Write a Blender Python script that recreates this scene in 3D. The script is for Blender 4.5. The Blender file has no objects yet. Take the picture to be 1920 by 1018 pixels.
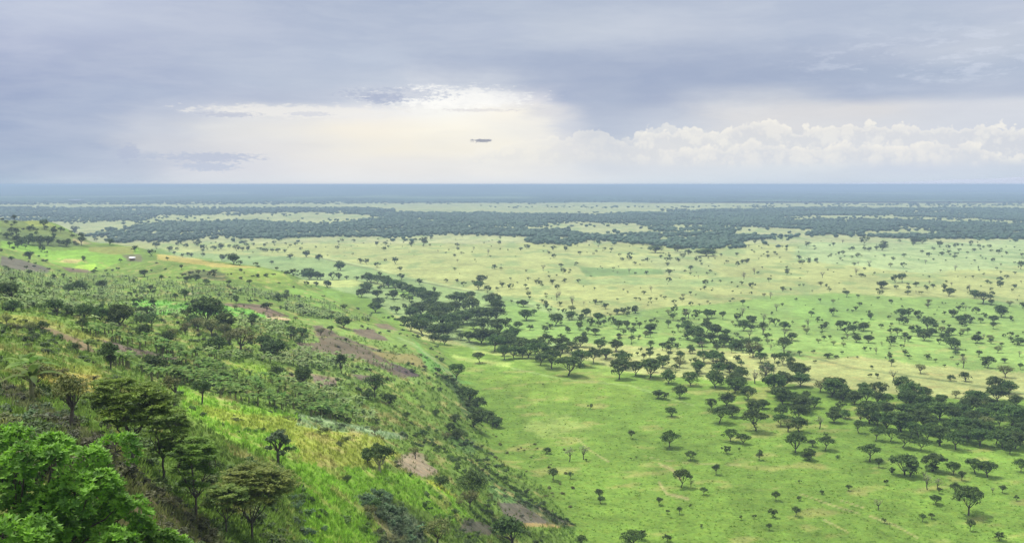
import bpy, math, random
import numpy as np
from mathutils import Vector, Matrix
random.seed(7)
RNG = np.random.default_rng(7)
scene = bpy.context.scene
R = math.radians

# ------------------------------------------------------------------ camera
CAM_Z = 90.0
F = 1805.0                      # focal length in pixels of the 1920 wide frame
PITCH = math.atan((509 - 346) / F)
cam_d = bpy.data.cameras.new('camera')
cam_d.sensor_width = 36.0
cam_d.lens = 36.0 * F / 1920.0
cam_d.clip_start = 0.5
cam_d.clip_end = 200000
cam = bpy.data.objects.new('camera', cam_d)
scene.collection.objects.link(cam)
cam.location = (0, 0, CAM_Z)
cam.rotation_euler = (math.pi / 2 - PITCH, 0, 0)
scene.camera = cam
CP, SP = math.cos(PITCH), math.sin(PITCH)

def ray(px, py):
    """direction (x, 1, z) of a pixel of the 1920x1018 frame"""
    u = (np.asarray(px, float) - 960) / F
    v = (509 - np.asarray(py, float)) / F
    yy = CP + v * SP
    return u / yy, (-SP + v * CP) / yy

def project(x, y, z):
    z = z - CAM_Z
    dep = y * CP - z * SP
    up = y * SP + z * CP
    return 960 + F * x / dep, 509 - F * up / dep

# ------------------------------------------------------------------ light
SUN_EL, SUN_AZ = R(64), R(-50)          # azimuth from +Y towards +X
sun_d = bpy.data.lights.new('sun', 'SUN')
sun_d.energy = 4.6
sun_d.angle = R(2.5)
sun_d.color = (1.0, 0.95, 0.86)
sun = bpy.data.objects.new('sun', sun_d)
scene.collection.objects.link(sun)
sv = Vector((math.cos(SUN_EL) * math.sin(SUN_AZ), math.cos(SUN_EL) * math.cos(SUN_AZ), math.sin(SUN_EL)))
sun.rotation_euler = sv.to_track_quat('Z', 'Y').to_euler()
sun.location = (0, 0, 400)
scene.view_settings.view_transform = 'Standard'
scene.view_settings.look = 'None'
scene.view_settings.exposure = 0.0
scene.view_settings.gamma = 1.0

# ------------------------------------------------------------------ small node helper
class NT:
    def __init__(s, tree): s.t = tree
    def n(s, typ, **kw):
        nd = s.t.nodes.new(typ)
        for k, v in kw.items(): setattr(nd, k, v)
        return nd
    def put(s, sock, v):
        if isinstance(v, bpy.types.NodeSocket): s.t.links.new(v, sock)
        elif isinstance(v, (tuple, list)):
            sock.default_value = tuple(v) + ((1.0,) if len(v) == 3 and len(sock.default_value) == 4 else ())
        else: sock.default_value = v
    def m(s, op, a, b=0.0, c=0.0, clamp=False):
        nd = s.n('ShaderNodeMath', operation=op); nd.use_clamp = clamp
        s.put(nd.inputs[0], a); s.put(nd.inputs[1], b); s.put(nd.inputs[2], c)
        return nd.outputs[0]
    def mr(s, v, a, b, c=0.0, d=1.0, mode='SMOOTHSTEP'):
        nd = s.n('ShaderNodeMapRange', interpolation_type=mode)
        for i, q in enumerate((v, a, b, c, d)): s.put(nd.inputs[i], q)
        return nd.outputs[0]
    def mix(s, f, a, b, mode='MIX'):
        nd = s.n('ShaderNodeMix', data_type='RGBA', blend_type=mode)
        s.put(nd.inputs[0], f); s.put(nd.inputs[6], a); s.put(nd.inputs[7], b)
        return nd.outputs[2]
    def noise(s, vec, scale, detail=4.0, rough=0.55, col=False, dim='3D'):
        nd = s.n('ShaderNodeTexNoise', noise_dimensions=dim)
        s.put(nd.inputs['Vector'], vec); nd.inputs['Scale'].default_value = scale
        nd.inputs['Detail'].default_value = detail; nd.inputs['Roughness'].default_value = rough
        return nd.outputs[1 if col else 0]
    def xyz(s, a, b, c=0.0):
        nd = s.n('ShaderNodeCombineXYZ')
        for i, q in enumerate((a, b, c)): s.put(nd.inputs[i], q)
        return nd.outputs[0]

def lin(c):
    return tuple((v / 255 / 12.92) if v / 255 <= 0.04045 else ((v / 255 + 0.055) / 1.055) ** 2.4 for v in c)

# ------------------------------------------------------------------ sky
world = bpy.data.worlds.new('World'); scene.world = world
world.use_nodes = True
# smooth overcast light from everywhere: a plain gradient, brighter overhead and round the veiled sun
wt = world.node_tree; wt.nodes.clear(); W = NT(wt)
geo = W.n('ShaderNodeTexCoord')
sep = W.n('ShaderNodeSeparateXYZ'); wt.links.new(geo.outputs['Generated'], sep.inputs[0])
dx, dy, dz = sep.outputs
up = W.mr(dz, 0.27, 0.70)
gcol = W.mix(up, (.76, .84, .99), (1.35, 1.36, 1.38))
sunny = W.m('POWER', W.mr(W.m('ADD', W.m('ADD', W.m('MULTIPLY', dx, sv.x), W.m('MULTIPLY', dy, sv.y)), W.m('MULTIPLY', dz, sv.z)), 0.0, 1.0, 0, 1, 'LINEAR'), 6.0)
gcol = W.mix(W.m('MULTIPLY', sunny, up), gcol, (3.2, 3.1, 2.9))
nish = W.n('ShaderNodeTexSky', sky_type='NISHITA'); nish.sun_disc = False
nish.sun_elevation = SUN_EL; nish.sun_rotation = SUN_AZ
bg0 = W.n('ShaderNodeBackground'); wt.links.new(nish.outputs[0], bg0.inputs[0]); bg0.inputs[1].default_value = 0.01
bg1 = W.n('ShaderNodeBackground'); W.put(bg1.inputs[0], gcol); bg1.inputs[1].default_value = 0.78
ad = W.n('ShaderNodeAddShader'); wt.links.new(bg0.outputs[0], ad.inputs[0]); wt.links.new(bg1.outputs[0], ad.inputs[1])
wo = W.n('ShaderNodeOutputWorld'); wt.links.new(ad.outputs[0], wo.inputs[0])
world.cycles.sampling_method = 'MANUAL'; world.cycles.sample_map_resolution = 256

# the cloud deck seen ahead: a huge curved wall of sky 90 km away, beyond the haze
skym = bpy.data.materials.new('cloudy_sky'); skym.use_nodes = True
wt = skym.node_tree; wt.nodes.clear(); W = NT(wt)
geo = W.n('ShaderNodeTexCoord')
nrm = W.n('ShaderNodeVectorMath', operation='NORMALIZE'); wt.links.new(geo.outputs['Object'], nrm.inputs[0])
sep = W.n('ShaderNodeSeparateXYZ'); wt.links.new(nrm.outputs[0], sep.inputs[0])
dx, dy, dz = sep.outputs
az = W.m('ARCTAN2', dx, dy)                              # 0 straight ahead, + to the right
el = W.m('ARCSINE', dz)
AZ_DEG = W.m('MULTIPLY', az, 180 / math.pi)
EL_DEG = W.m('MULTIPLY', el, 180 / math.pi)

def px2az(px): return math.degrees(math.atan((px - 960) / F))
def py2el(py, px=960):
    a = math.atan((px - 960) / F)
    return math.degrees(math.atan((346 - py) / F * math.cos(a)))

warp_v = W.xyz(W.m('MULTIPLY', AZ_DEG, 0.10), W.m('MULTIPLY', EL_DEG, 0.42), 3.1)
wn = W.noise(warp_v, 1.0, 5, 0.6, col=True)
ws = W.n('ShaderNodeSeparateColor'); wt.links.new(wn, ws.inputs[0])
A = W.m('ADD', AZ_DEG, W.m('MULTIPLY', W.m('SUBTRACT', ws.outputs[0], 0.5), 7.0))
E0 = W.m('ADD', EL_DEG, W.m('MULTIPLY', W.m('SUBTRACT', ws.outputs[1], 0.5), 1.0))
E = W.m('MAXIMUM', E0, 0.0)
a01 = W.mr(A, px2az(0), px2az(1920), 0, 1, 'LINEAR')

# rows of cloud colour across the view: (pixel row, [(pixel column, sRGB)...])
ROWS = [
 (345, [(0,(170,190,213)),(160,(190,203,221)),(400,(222,225,231)),(700,(236,236,236)),(1000,(232,234,236)),(1250,(216,226,235)),(1600,(205,217,231)),(1920,(200,214,230))]),
 (315, [(0,(163,181,209)),(160,(180,193,216)),(400,(218,220,228)),(700,(236,234,231)),(950,(238,237,234)),(1150,(216,222,230)),(1500,(216,224,232)),(1700,(204,214,230)),(1920,(202,213,228))]),
 (280, [(0,(158,175,207)),(150,(172,186,212)),(300,(208,212,222)),(500,(228,227,227)),(750,(242,238,228)),(950,(247,243,232)),(1080,(226,226,227)),(1180,(204,212,224)),(1300,(220,224,226)),(1700,(216,222,232)),(1920,(203,212,227))]),
 (245, [(0,(158,175,208)),(150,(170,184,212)),(300,(203,209,222)),(450,(226,226,226)),(700,(246,241,230)),(880,(253,249,237)),(1000,(240,238,232)),(1060,(212,216,226)),(1130,(186,197,218)),(1250,(200,208,222)),(1400,(220,220,222)),(1920,(214,219,229))]),
 (215, [(0,(156,172,206)),(200,(166,181,211)),(330,(186,196,217)),(500,(224,225,228)),(700,(240,239,238)),(850,(250,249,244)),(980,(250,246,236)),(1040,(222,222,226)),(1110,(174,186,212)),(1220,(190,199,217)),(1350,(222,222,224)),(1600,(222,221,222)),(1800,(212,216,226)),(1920,(216,220,228))]),
 (188, [(0,(158,173,207)),(250,(166,181,211)),(420,(182,193,216)),(600,(188,198,218)),(720,(206,212,224)),(830,(248,249,249)),(930,(250,249,247)),(990,(228,228,234)),(1060,(170,184,212)),(1200,(164,179,209)),(1330,(196,204,219)),(1450,(208,213,222)),(1600,(172,186,212)),(1920,(182,194,216))]),
 (160, [(0,(161,175,209)),(300,(170,183,212)),(500,(184,196,218)),(700,(190,201,220)),(800,(206,213,226)),(920,(202,210,224)),(1000,(176,189,214)),(1150,(162,178,209)),(1400,(164,180,209)),(1700,(172,187,212)),(1920,(176,190,214))]),
 (115, [(0,(176,187,216)),(250,(172,184,213)),(450,(180,192,216)),(700,(182,195,218)),(860,(176,189,214)),(1000,(172,186,212)),(1200,(170,184,211)),(1450,(172,186,212)),(1650,(180,192,215)),(1800,(192,202,220)),(1920,(188,199,218))]),
 (65,  [(0,(184,195,221)),(150,(190,200,223)),(400,(180,191,216)),(650,(176,189,214)),(900,(182,194,217)),(1050,(194,204,221)),(1250,(190,200,219)),(1500,(178,191,215)),(1700,(176,190,214)),(1920,(190,200,220))]),
 (10,  [(0,(172,187,216)),(200,(184,195,220)),(500,(174,187,213)),(800,(172,186,212)),(1000,(178,191,214)),(1300,(182,194,216)),(1600,(180,193,216)),(1920,(182,194,219))]),
]
def ramp_row(stops):
    nd = W.n('ShaderNodeValToRGB'); cr = nd.color_ramp; cr.interpolation = 'B_SPLINE' if False else 'EASE'
    lo, hi = px2az(0), px2az(1920)
    el_ = cr.elements
    while len(el_) > 1: el_.remove(el_[-1])
    for i, (px, c) in enumerate(stops):
        p = (px2az(px) - lo) / (hi - lo)
        e = el_[0] if i == 0 else el_.new(min(max(p, 0), 1))
        e.position = min(max(p, 0), 1); g_ = .3 * c[0] + .5 * c[1] + .2 * c[2]; e.color = (*lin([g_ + (q_ - g_) * (.86 if c[2] > c[0] else 1.2) for q_ in c]), 1)
    W.put(nd.inputs[0], a01)
    return nd.outputs[0]
col = None
for i, (py, stops) in enumerate(ROWS):
    c = ramp_row(stops)
    if col is None: col = c; prev = py2el(py); continue
    e = py2el(py)
    col = W.mix(W.mr(E, prev, e, 0, 1, 'SMOOTHSTEP'), col, c); prev = e

# soft streaky cloud texture
sv1 = W.xyz(W.m('MULTIPLY', A, 0.16), W.m('MULTIPLY', E0, 0.85), 1.0)
st = W.noise(sv1, 1.3, 7, 0.6)
col = W.mix(W.mr(st, 0.34, 0.68, 0.0, 0.13), col, (0.84, 0.87, 0.90))
st2 = W.noise(W.xyz(W.m('MULTIPLY', A, 0.07), W.m('MULTIPLY', E0, 0.33), 5.0), 1.2, 6, 0.55)
col = W.mix(W.mr(st2, 0.42, 0.72, 0.0, 0.13), col, (0.37, 0.44, 0.57))

def blob(px, py, wx, wy, rough=1.0, seed=0.0, sc=1.0, soft=0.35):
    """soft-edged cloud patch centred on a direction"""
    ca, ce = px2az(px), py2el(py, px)
    sx, sy = wx / F * 57.3, wy / F * 57.3
    X = W.m('DIVIDE', W.m('SUBTRACT', AZ_DEG, ca), sx)
    Y = W.m('DIVIDE', W.m('SUBTRACT', EL_DEG, ce), sy)
    nz = W.noise(W.xyz(W.m('MULTIPLY', AZ_DEG, sc * 0.8), W.m('MULTIPLY', EL_DEG, sc * 2.4), seed), 1.0, 6, 0.65)
    d = W.m('SQRT', W.m('ADD', W.m('MULTIPLY', X, X), W.m('MULTIPLY', Y, Y)))
    d = W.m('ADD', d, W.m('MULTIPLY', W.m('SUBTRACT', nz, 0.5), rough * 2.2))
    return W.mr(d, 1.0 - soft, 1.0 + soft, 1.0, 0.0)

# bright torn edge of the cloud gap and dark scraps before it
col = W.mix(W.m('MULTIPLY', blob(850, 186, 120, 17, 1.7, 2.0, 2.0, 0.4), 0.9), col, lin((255, 254, 250)))
col = W.mix(W.m('MULTIPLY', blob(570, 212, 160, 11, 1.6, 6.0, 1.8, 0.4), 0.7), col, lin((240, 238, 234)))
for (px, py, wx, wy, c, f, sd) in [
    (745, 180, 88, 11, (176, 186, 208), .6, 4.0), (722, 188, 34, 9, (172, 182, 206), .7, 9.0), (900, 209, 60, 3, (214, 212, 216), .5, 7.4),
    (435, 217, 46, 4.5, (190, 196, 213), .7, 5.2), (585, 216, 34, 4, (200, 205, 220), .5, 5.9),
    (395, 296, 80, 8, (188, 197, 216), .8, 1.7), (395, 313, 46, 7, (190, 200, 219), .75, 8.1), (245, 288, 17, 13, (180, 190, 212), .7, 3.3), (280, 293, 22, 6, (186, 196, 215), .55, 2.3),
    (905, 265, 17, 3.6, (158, 162, 176), .95, 0.6)]:
    col = W.mix(W.m('MULTIPLY', blob(px, py, wx, wy, 1.5, sd, 3.4, 0.35), f), col, lin(c))

col = W.mix(W.m('MULTIPLY', blob(1230, 150, 330, 46, 0.7, 17.0, 0.5, 0.7), 0.42), col, lin((160, 172, 198)))
col = W.mix(W.m('MULTIPLY', blob(1140, 225, 62, 70, 0.4, 18.0, 0.5, 0.8), 0.40), col, lin((184, 194, 211)))
# pale wisps upper right
wp = W.noise(W.xyz(W.m('MULTIPLY', AZ_DEG, 0.33), W.m('MULTIPLY', EL_DEG, 1.15), 12.0), 1.4, 8, 0.68)
wm = W.m('MULTIPLY', W.mr(wp, 0.5, 0.63), blob(1790, 108, 230, 46, 0.5, 14.0, 0.6, 0.6))
col = W.mix(W.m('MULTIPLY', wm, 0.45), col, lin((214, 221, 235)))

# cumulus rows: each row has a billowy top line and lit cauliflower heads
def cumulus(col, stops, seed, amp, lit, shade, alpha, base_py, fade=1.6):
    """stops: (px, py of cloud top)"""
    fc = W.n('ShaderNodeFloatCurve'); cv = fc.mapping.curves[0]
    lo, hi = px2az(0), px2az(1920)
    pts = [((px2az(p) - lo) / (hi - lo), py2el(q, p) / 6.0) for p, q in stops]
    cv.points[0].location = (0.0, pts[0][1]); cv.points[-1].location = (1.0, pts[-1][1])
    for p in pts: cv.points.new(min(max(p[0], .001), .999), p[1])
    fc.mapping.update()
    W.put(fc.inputs['Value'], W.mr(AZ_DEG, lo, hi, 0, 1, 'LINEAR'))
    top = W.m('MULTIPLY', fc.outputs[0], 6.0)
    vec = W.xyz(W.m('MULTIPLY', AZ_DEG, 1.0), W.m('MULTIPLY', EL_DEG, 1.0), seed)
    nzv = W.noise(vec, 2.4, 4, 0.6, col=True)
    va = W.n('ShaderNodeVectorMath', operation='MULTIPLY_ADD')
    wt.links.new(nzv, va.inputs[0]); va.inputs[1].default_value = (.45, .45, 0); wt.links.new(vec, va.inputs[2])
    acc = None; big = None
    for sc, wgt in ((0.85, 0.5), (1.9, 0.3), (4.3, 0.2)):
        vo = W.n('ShaderNodeTexVoronoi', feature='SMOOTH_F1'); vo.inputs['Scale'].default_value = sc
        vo.inputs['Smoothness'].default_value = 0.25
        wt.links.new(va.outputs[0], vo.inputs['Vector'])
        t = W.m('MULTIPLY', W.m('SUBTRACT', 0.62, vo.outputs['Distance']), wgt)
        acc = t if acc is None else W.m('ADD', acc, t)
    depth = W.m('ADD', W.m('SUBTRACT', top, EL_DEG), W.m('MULTIPLY', acc, amp))     # degrees below the billowed outline
    mask = W.mr(depth, 0.0, 0.16)
    basem = W.mr(EL_DEG, py2el(base_py + 14), py2el(base_py - 12))
    # lit heads: billow value itself plus the rim of the outline
    fine = W.noise(va.outputs[0], 6.0, 4, 0.6)
    head = W.m('ADD', W.mr(acc, 0.00, 0.24), W.m('MULTIPLY', W.m('SUBTRACT', fine, 0.5), 0.5))
    rim = W.mr(depth, 0.0, 0.5, 0.75, 0.0)
    l = W.m('ADD', W.m('MULTIPLY', head, 0.62), rim, clamp=True)
    low = W.mr(depth, 0.3, 3.0, 1.0, 0.45)
    l = W.m('MULTIPLY', l, low, clamp=True)
    cc = W.mix(l, shade, lit)
    xm = W.m('MULTIPLY', W.mr(AZ_DEG, px2az(stops[0][0]) - .5, px2az(stops[0][0]) + fade), W.mr(AZ_DEG, px2az(stops[-1][0]) - 1.6, px2az(stops[-1][0]) + (.2 if stops[-1][0] < 1900 else 6.0), 1.0, 0.0 if stops[-1][0] < 1900 else .25))
    f = W.m('MULTIPLY', W.m('MULTIPLY', mask, basem), W.m('MULTIPLY', xm, alpha))
    return W.mix(f, col, cc)
col = cumulus(col, [(860,292),(980,270),(1060,262),(1110,245),(1180,268),(1230,240),(1300,262),(1400,270)], 11.0, 1.6, lin((246,243,234)), lin((226,227,228)), .5, 305)
col = cumulus(col, [(1150,262),(1230,248),(1300,246),(1340,252),(1400,232),(1450,234),(1490,246),(1600,236),(1680,238),(1760,238),(1800,234),(1850,240),(1919,246)], 21.0, 1.5, lin((252,248,237)), lin((219,221,225)), .66, 306)
col = cumulus(col, [(1230,285),(1330,280),(1420,272),(1520,282),(1600,272),(1680,278),(1770,270),(1850,285),(1900,300)], 33.0, 1.3, lin((250,246,236)), lin((216,220,227)), .55, 310)

col = W.mix(W.mr(EL_DEG, 11.5, 15.5), col, (.62, .68, .80))
em = W.n('ShaderNodeEmission'); W.put(em.inputs[0], col); em.inputs[1].default_value = 1.0
wo = W.n('ShaderNodeOutputMaterial'); wt.links.new(em.outputs[0], wo.inputs[0])
skym.cycles.emission_sampling = 'NONE'
_n = 96; _r = 90000.0; _v = []
for _z in (-4000.0, 0.0, 8000.0, 16000.0, 25500.0):
    for _i in range(_n + 1):
        _a = R(-62 + 124 * _i / _n); _v.append((_r * math.sin(_a), _r * math.cos(_a), _z))
_f = [(k * (_n + 1) + i, k * (_n + 1) + i + 1, (k + 1) * (_n + 1) + i + 1, (k + 1) * (_n + 1) + i) for k in range(4) for i in range(_n)]
_me = bpy.data.meshes.new('sky'); _me.from_pydata(_v, [], _f); _me.materials.append(skym)
sky = bpy.data.objects.new('sky', _me); sky.location = (0, 0, CAM_Z); sky['kind'] = 'structure'
scene.collection.objects.link(sky)

scene.cycles.max_bounces = 5; scene.cycles.diffuse_bounces = 3; scene.cycles.glossy_bounces = 2
scene.cycles.transmission_bounces = 2; scene.cycles.volume_bounces = 0; scene.cycles.transparent_max_bounces = 6
scene.cycles.use_denoising = True
scene.cycles.use_adaptive_sampling = False

# ------------------------------------------------------------------ numpy noise
def _h(ix, iy, s):
    n = (ix.astype(np.int64) * 374761393 + iy.astype(np.int64) * 668265263 + s * 974634777) & 0xffffffff
    n = ((n ^ (n >> 13)) * 1274126177) & 0xffffffff
    return ((n ^ (n >> 16)) & 0xffff) / 65535.0
def vnoise(x, y, s=0):
    ix, iy = np.floor(x), np.floor(y); fx, fy = x - ix, y - iy
    fx = fx * fx * (3 - 2 * fx); fy = fy * fy * (3 - 2 * fy)
    a = _h(ix, iy, s); b = _h(ix + 1, iy, s); c = _h(ix, iy + 1, s); d = _h(ix + 1, iy + 1, s)
    return (a * (1 - fx) + b * fx) * (1 - fy) + (c * (1 - fx) + d * fx) * fy
def fbm(x, y, s=0, o=4):
    t = np.zeros(np.broadcast(x, y).shape); a = 0.5; tot = 0
    for i in range(o):
        t = t + a * vnoise(x, y, s + i * 17); tot += a; a *= 0.5; x = x * 2.03 + 5.1; y = y * 2.03 + 1.7
    return t / tot
def sstep(a, b, v):
    t = np.clip((v - a) / (b - a), 0, 1); return t * t * (3 - 2 * t)

# ------------------------------------------------------------------ shape of the land
CTRL = [  # pixel, pixel, forward distance of ground seen there
 (0,830,60),(0,720,95),(0,640,150),(0,580,230),(0,520,380),(0,470,640),(0,414,900),
 (110,421,930),(165,452,900),(60,455,760),(240,463,800),(100,478,720),(240,500,680),(150,515,600),
 (100,545,430),(300,540,480),(500,545,560),(600,565,560),(300,580,380),(500,600,380),(640,620,430),
 (200,620,230),(400,650,260),(600,680,310),(780,705,360),(100,680,140),(300,700,190),(500,720,230),(700,760,270),
 (200,800,85),(400,800,130),(600,800,190),(750,850,220),(850,850,265),(800,760,320),
 (250,885,73),(450,900,100),(600,900,130),(750,900,170),(850,900,215),(1000,950,245),
 (330,1010,62),(470,1010,84),(600,1010,105),(750,1010,135),(900,1010,180),(1000,1010,215),
 (320,481,770),(420,493,730),(510,503,700),(580,534,640),(650,568,600),(720,606,545),(790,650,470),(850,710,400)]
cx, cd, cz = [], [], []
for px, py, d in CTRL:
    u, v = ray(px, py); cx.append(float(u)); cd.append(d); cz.append(CAM_Z + float(v) * d)
def zc(px, d, z):
    cx.append((px - 960) / F); cd.append(d); cz.append(z)
for px, d in [(1080,254),(930,322),(875,412)]: zc(px, d, -0.3)
for px, d, z in [(1180,254,-5),(1050,330,-5),(960,430,-5),(880,520,-4),(840,620,-5),(760,620,-2),(690,690,-3),(620,740,-3),(540,830,-3),(450,900,-3),(330,1000,-3),(200,1150,-4),(60,1350,-5),
                 (1500,242,-8),(1920,242,-8),(1920,120,-4),(1500,120,4),(1200,160,8),(1100,80,52),(1500,50,50),(1100,25,76),(400,25,80),(0,36,72),(-200,30,75),(700,25,79),(0,12,85),(1500,12,82),(1000,6,87),
                 (1500,600,-8),(1920,600,-8),(1000,900,-8),(600,1500,-8),(200,1800,-8),(-200,2400,-8),(1200,2500,-8),(1920,2500,-8),
                 (-500,400,75),(-500,900,85),(-500,120,80),(-900,400,95),(200,60,73)]: zc(px, d, z)
cx, cd, cz = map(np.array, (cx, cd, cz))
KA = 3.2
PX = np.stack([cx * KA, np.log(cd)], 1)
def _k(r2): return 0.5 * r2 * np.log(r2 + 1e-9)
def _solve():
    n = len(cz)
    D = ((PX[:, None] - PX[None]) ** 2).sum(-1)
    K = _k(D) + np.eye(n) * 0.0006
    P = np.concatenate([np.ones((n, 1)), PX], 1)
    Amat = np.block([[K, P], [P.T, np.zeros((3, 3))]])
    s = np.linalg.solve(Amat, np.concatenate([cz, np.zeros(3)]))
    return s[:n], s[n:]
TW, TA = _solve()
def height(x, y):
    x = np.asarray(x, float); y = np.maximum(np.asarray(y, float), 2.0)
    sh = np.broadcast(x, y).shape
    x = np.broadcast_to(x, sh).ravel(); y = np.broadcast_to(y, sh).ravel()
    t = np.clip(x / y, -0.9, 0.9) * KA; l = np.log(np.minimum(y, 2600))
    out = np.empty(len(t))
    for i in range(0, len(t), 60000):
        a, b = t[i:i+60000], l[i:i+60000]
        r2 = (a[:, None] - PX[None, :, 0]) ** 2 + (b[:, None] - PX[None, :, 1]) ** 2
        out[i:i+60000] = _k(r2) @ TW + TA[0] + TA[1] * a + TA[2] * b
    z = out
    z = np.clip(z, -30, 100)
    z = np.where(y < 50, np.minimum(z, 88.2 - 0.42 * y), z)
    far = sstep(1500, 2600, y); z = z * (1 - far) + (-8) * far
    z = np.where(z > 0, z, 0) + 1.2 * np.exp(-np.abs(z) / 1.2) * 0.5
    on = sstep(0.5, 6, z)
    z = z + on * ((fbm(x / 38, y / 38, 3, 4) - 0.5) * 5.0 * sstep(60, 200, y) + (fbm(x / 9, y / 9, 9, 3) - 0.5) * 1.3)
    # near plain has faint swells, the far plateau rises to the left horizon
    z = z + (1 - on) * (fbm(x / 60, y / 60, 21, 3) - 0.4) * 1.6 * sstep(0, 200, y) * (1 - sstep(900, 1500, y))
    pl = sstep(8000, 13500, y) * (1 - sstep(0.08, 0.30, x / y))
    z = z + pl * (54 + 24 * fbm(x / 1900 + 3, y / 9000, 31, 3))
    return z.reshape(sh)

DS = np.geomspace(22, 60000, 900)
def hit(px, py):
    """world point where the ray of a pixel meets the land"""
    px = np.atleast_1d(np.asarray(px, float)); py = np.atleast_1d(np.asarray(py, float))
    res = np.zeros((len(px), 3))
    for i in range(0, len(px), 3000):
        u, v = ray(px[i:i+3000], py[i:i+3000])
        # cheap interpolated height table
        X = u[:, None] * DS; H = hgrid(u[:, None] + 0 * X, np.broadcast_to(DS, X.shape))
        Z = CAM_Z + v[:, None] * DS
        below = Z <= H
        k = np.where(below.any(1), below.argmax(1), len(DS) - 1); k = np.maximum(k, 1)
        r = np.arange(len(k))
        g0 = Z[r, k-1] - H[r, k-1]; g1 = Z[r, k] - H[r, k]
        t = np.clip(g0 / (g0 - g1 + 1e-9), 0, 1)
        d = DS[k-1] + (DS[k] - DS[k-1]) * t
        res[i:i+3000] = np.stack([u * d, d, np.zeros_like(d)], 1)
    res[:, 2] = height(res[:, 0], res[:, 1])
    return res

# mesh grid of the land in (sideways slope, distance)
th = np.concatenate([np.linspace(-0.95, -0.6, 40, endpoint=False), np.linspace(-0.6, 0.6, 1000), np.linspace(0.6, 0.95, 40)[1:]])
dd = np.concatenate([np.geomspace(3, 45, 60, endpoint=False), np.geomspace(45, 1300, 620, endpoint=False), np.geomspace(1300, 8000, 210, endpoint=False), np.geomspace(8000, 60000, 70)])
TH, DD = np.meshgrid(th, dd)
GX, GY = TH * DD, DD
GZ = height(GX, GY)
_ld = np.log(dd)
def hgrid(t, d):
    """bilinear look-up in the land grid"""
    fi = np.clip(np.interp(t, th, np.arange(len(th))), 0, len(th) - 1.001)
    fj = np.clip(np.interp(d, dd, np.arange(len(dd))), 0, len(dd) - 1.001)
    i = fi.astype(int); j = fj.astype(int); a = fi - i; b = fj - j
    return (GZ[j, i] * (1-a) + GZ[j, i+1] * a) * (1-b) + (GZ[j+1, i] * (1-a) + GZ[j+1, i+1] * a) * b

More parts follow.
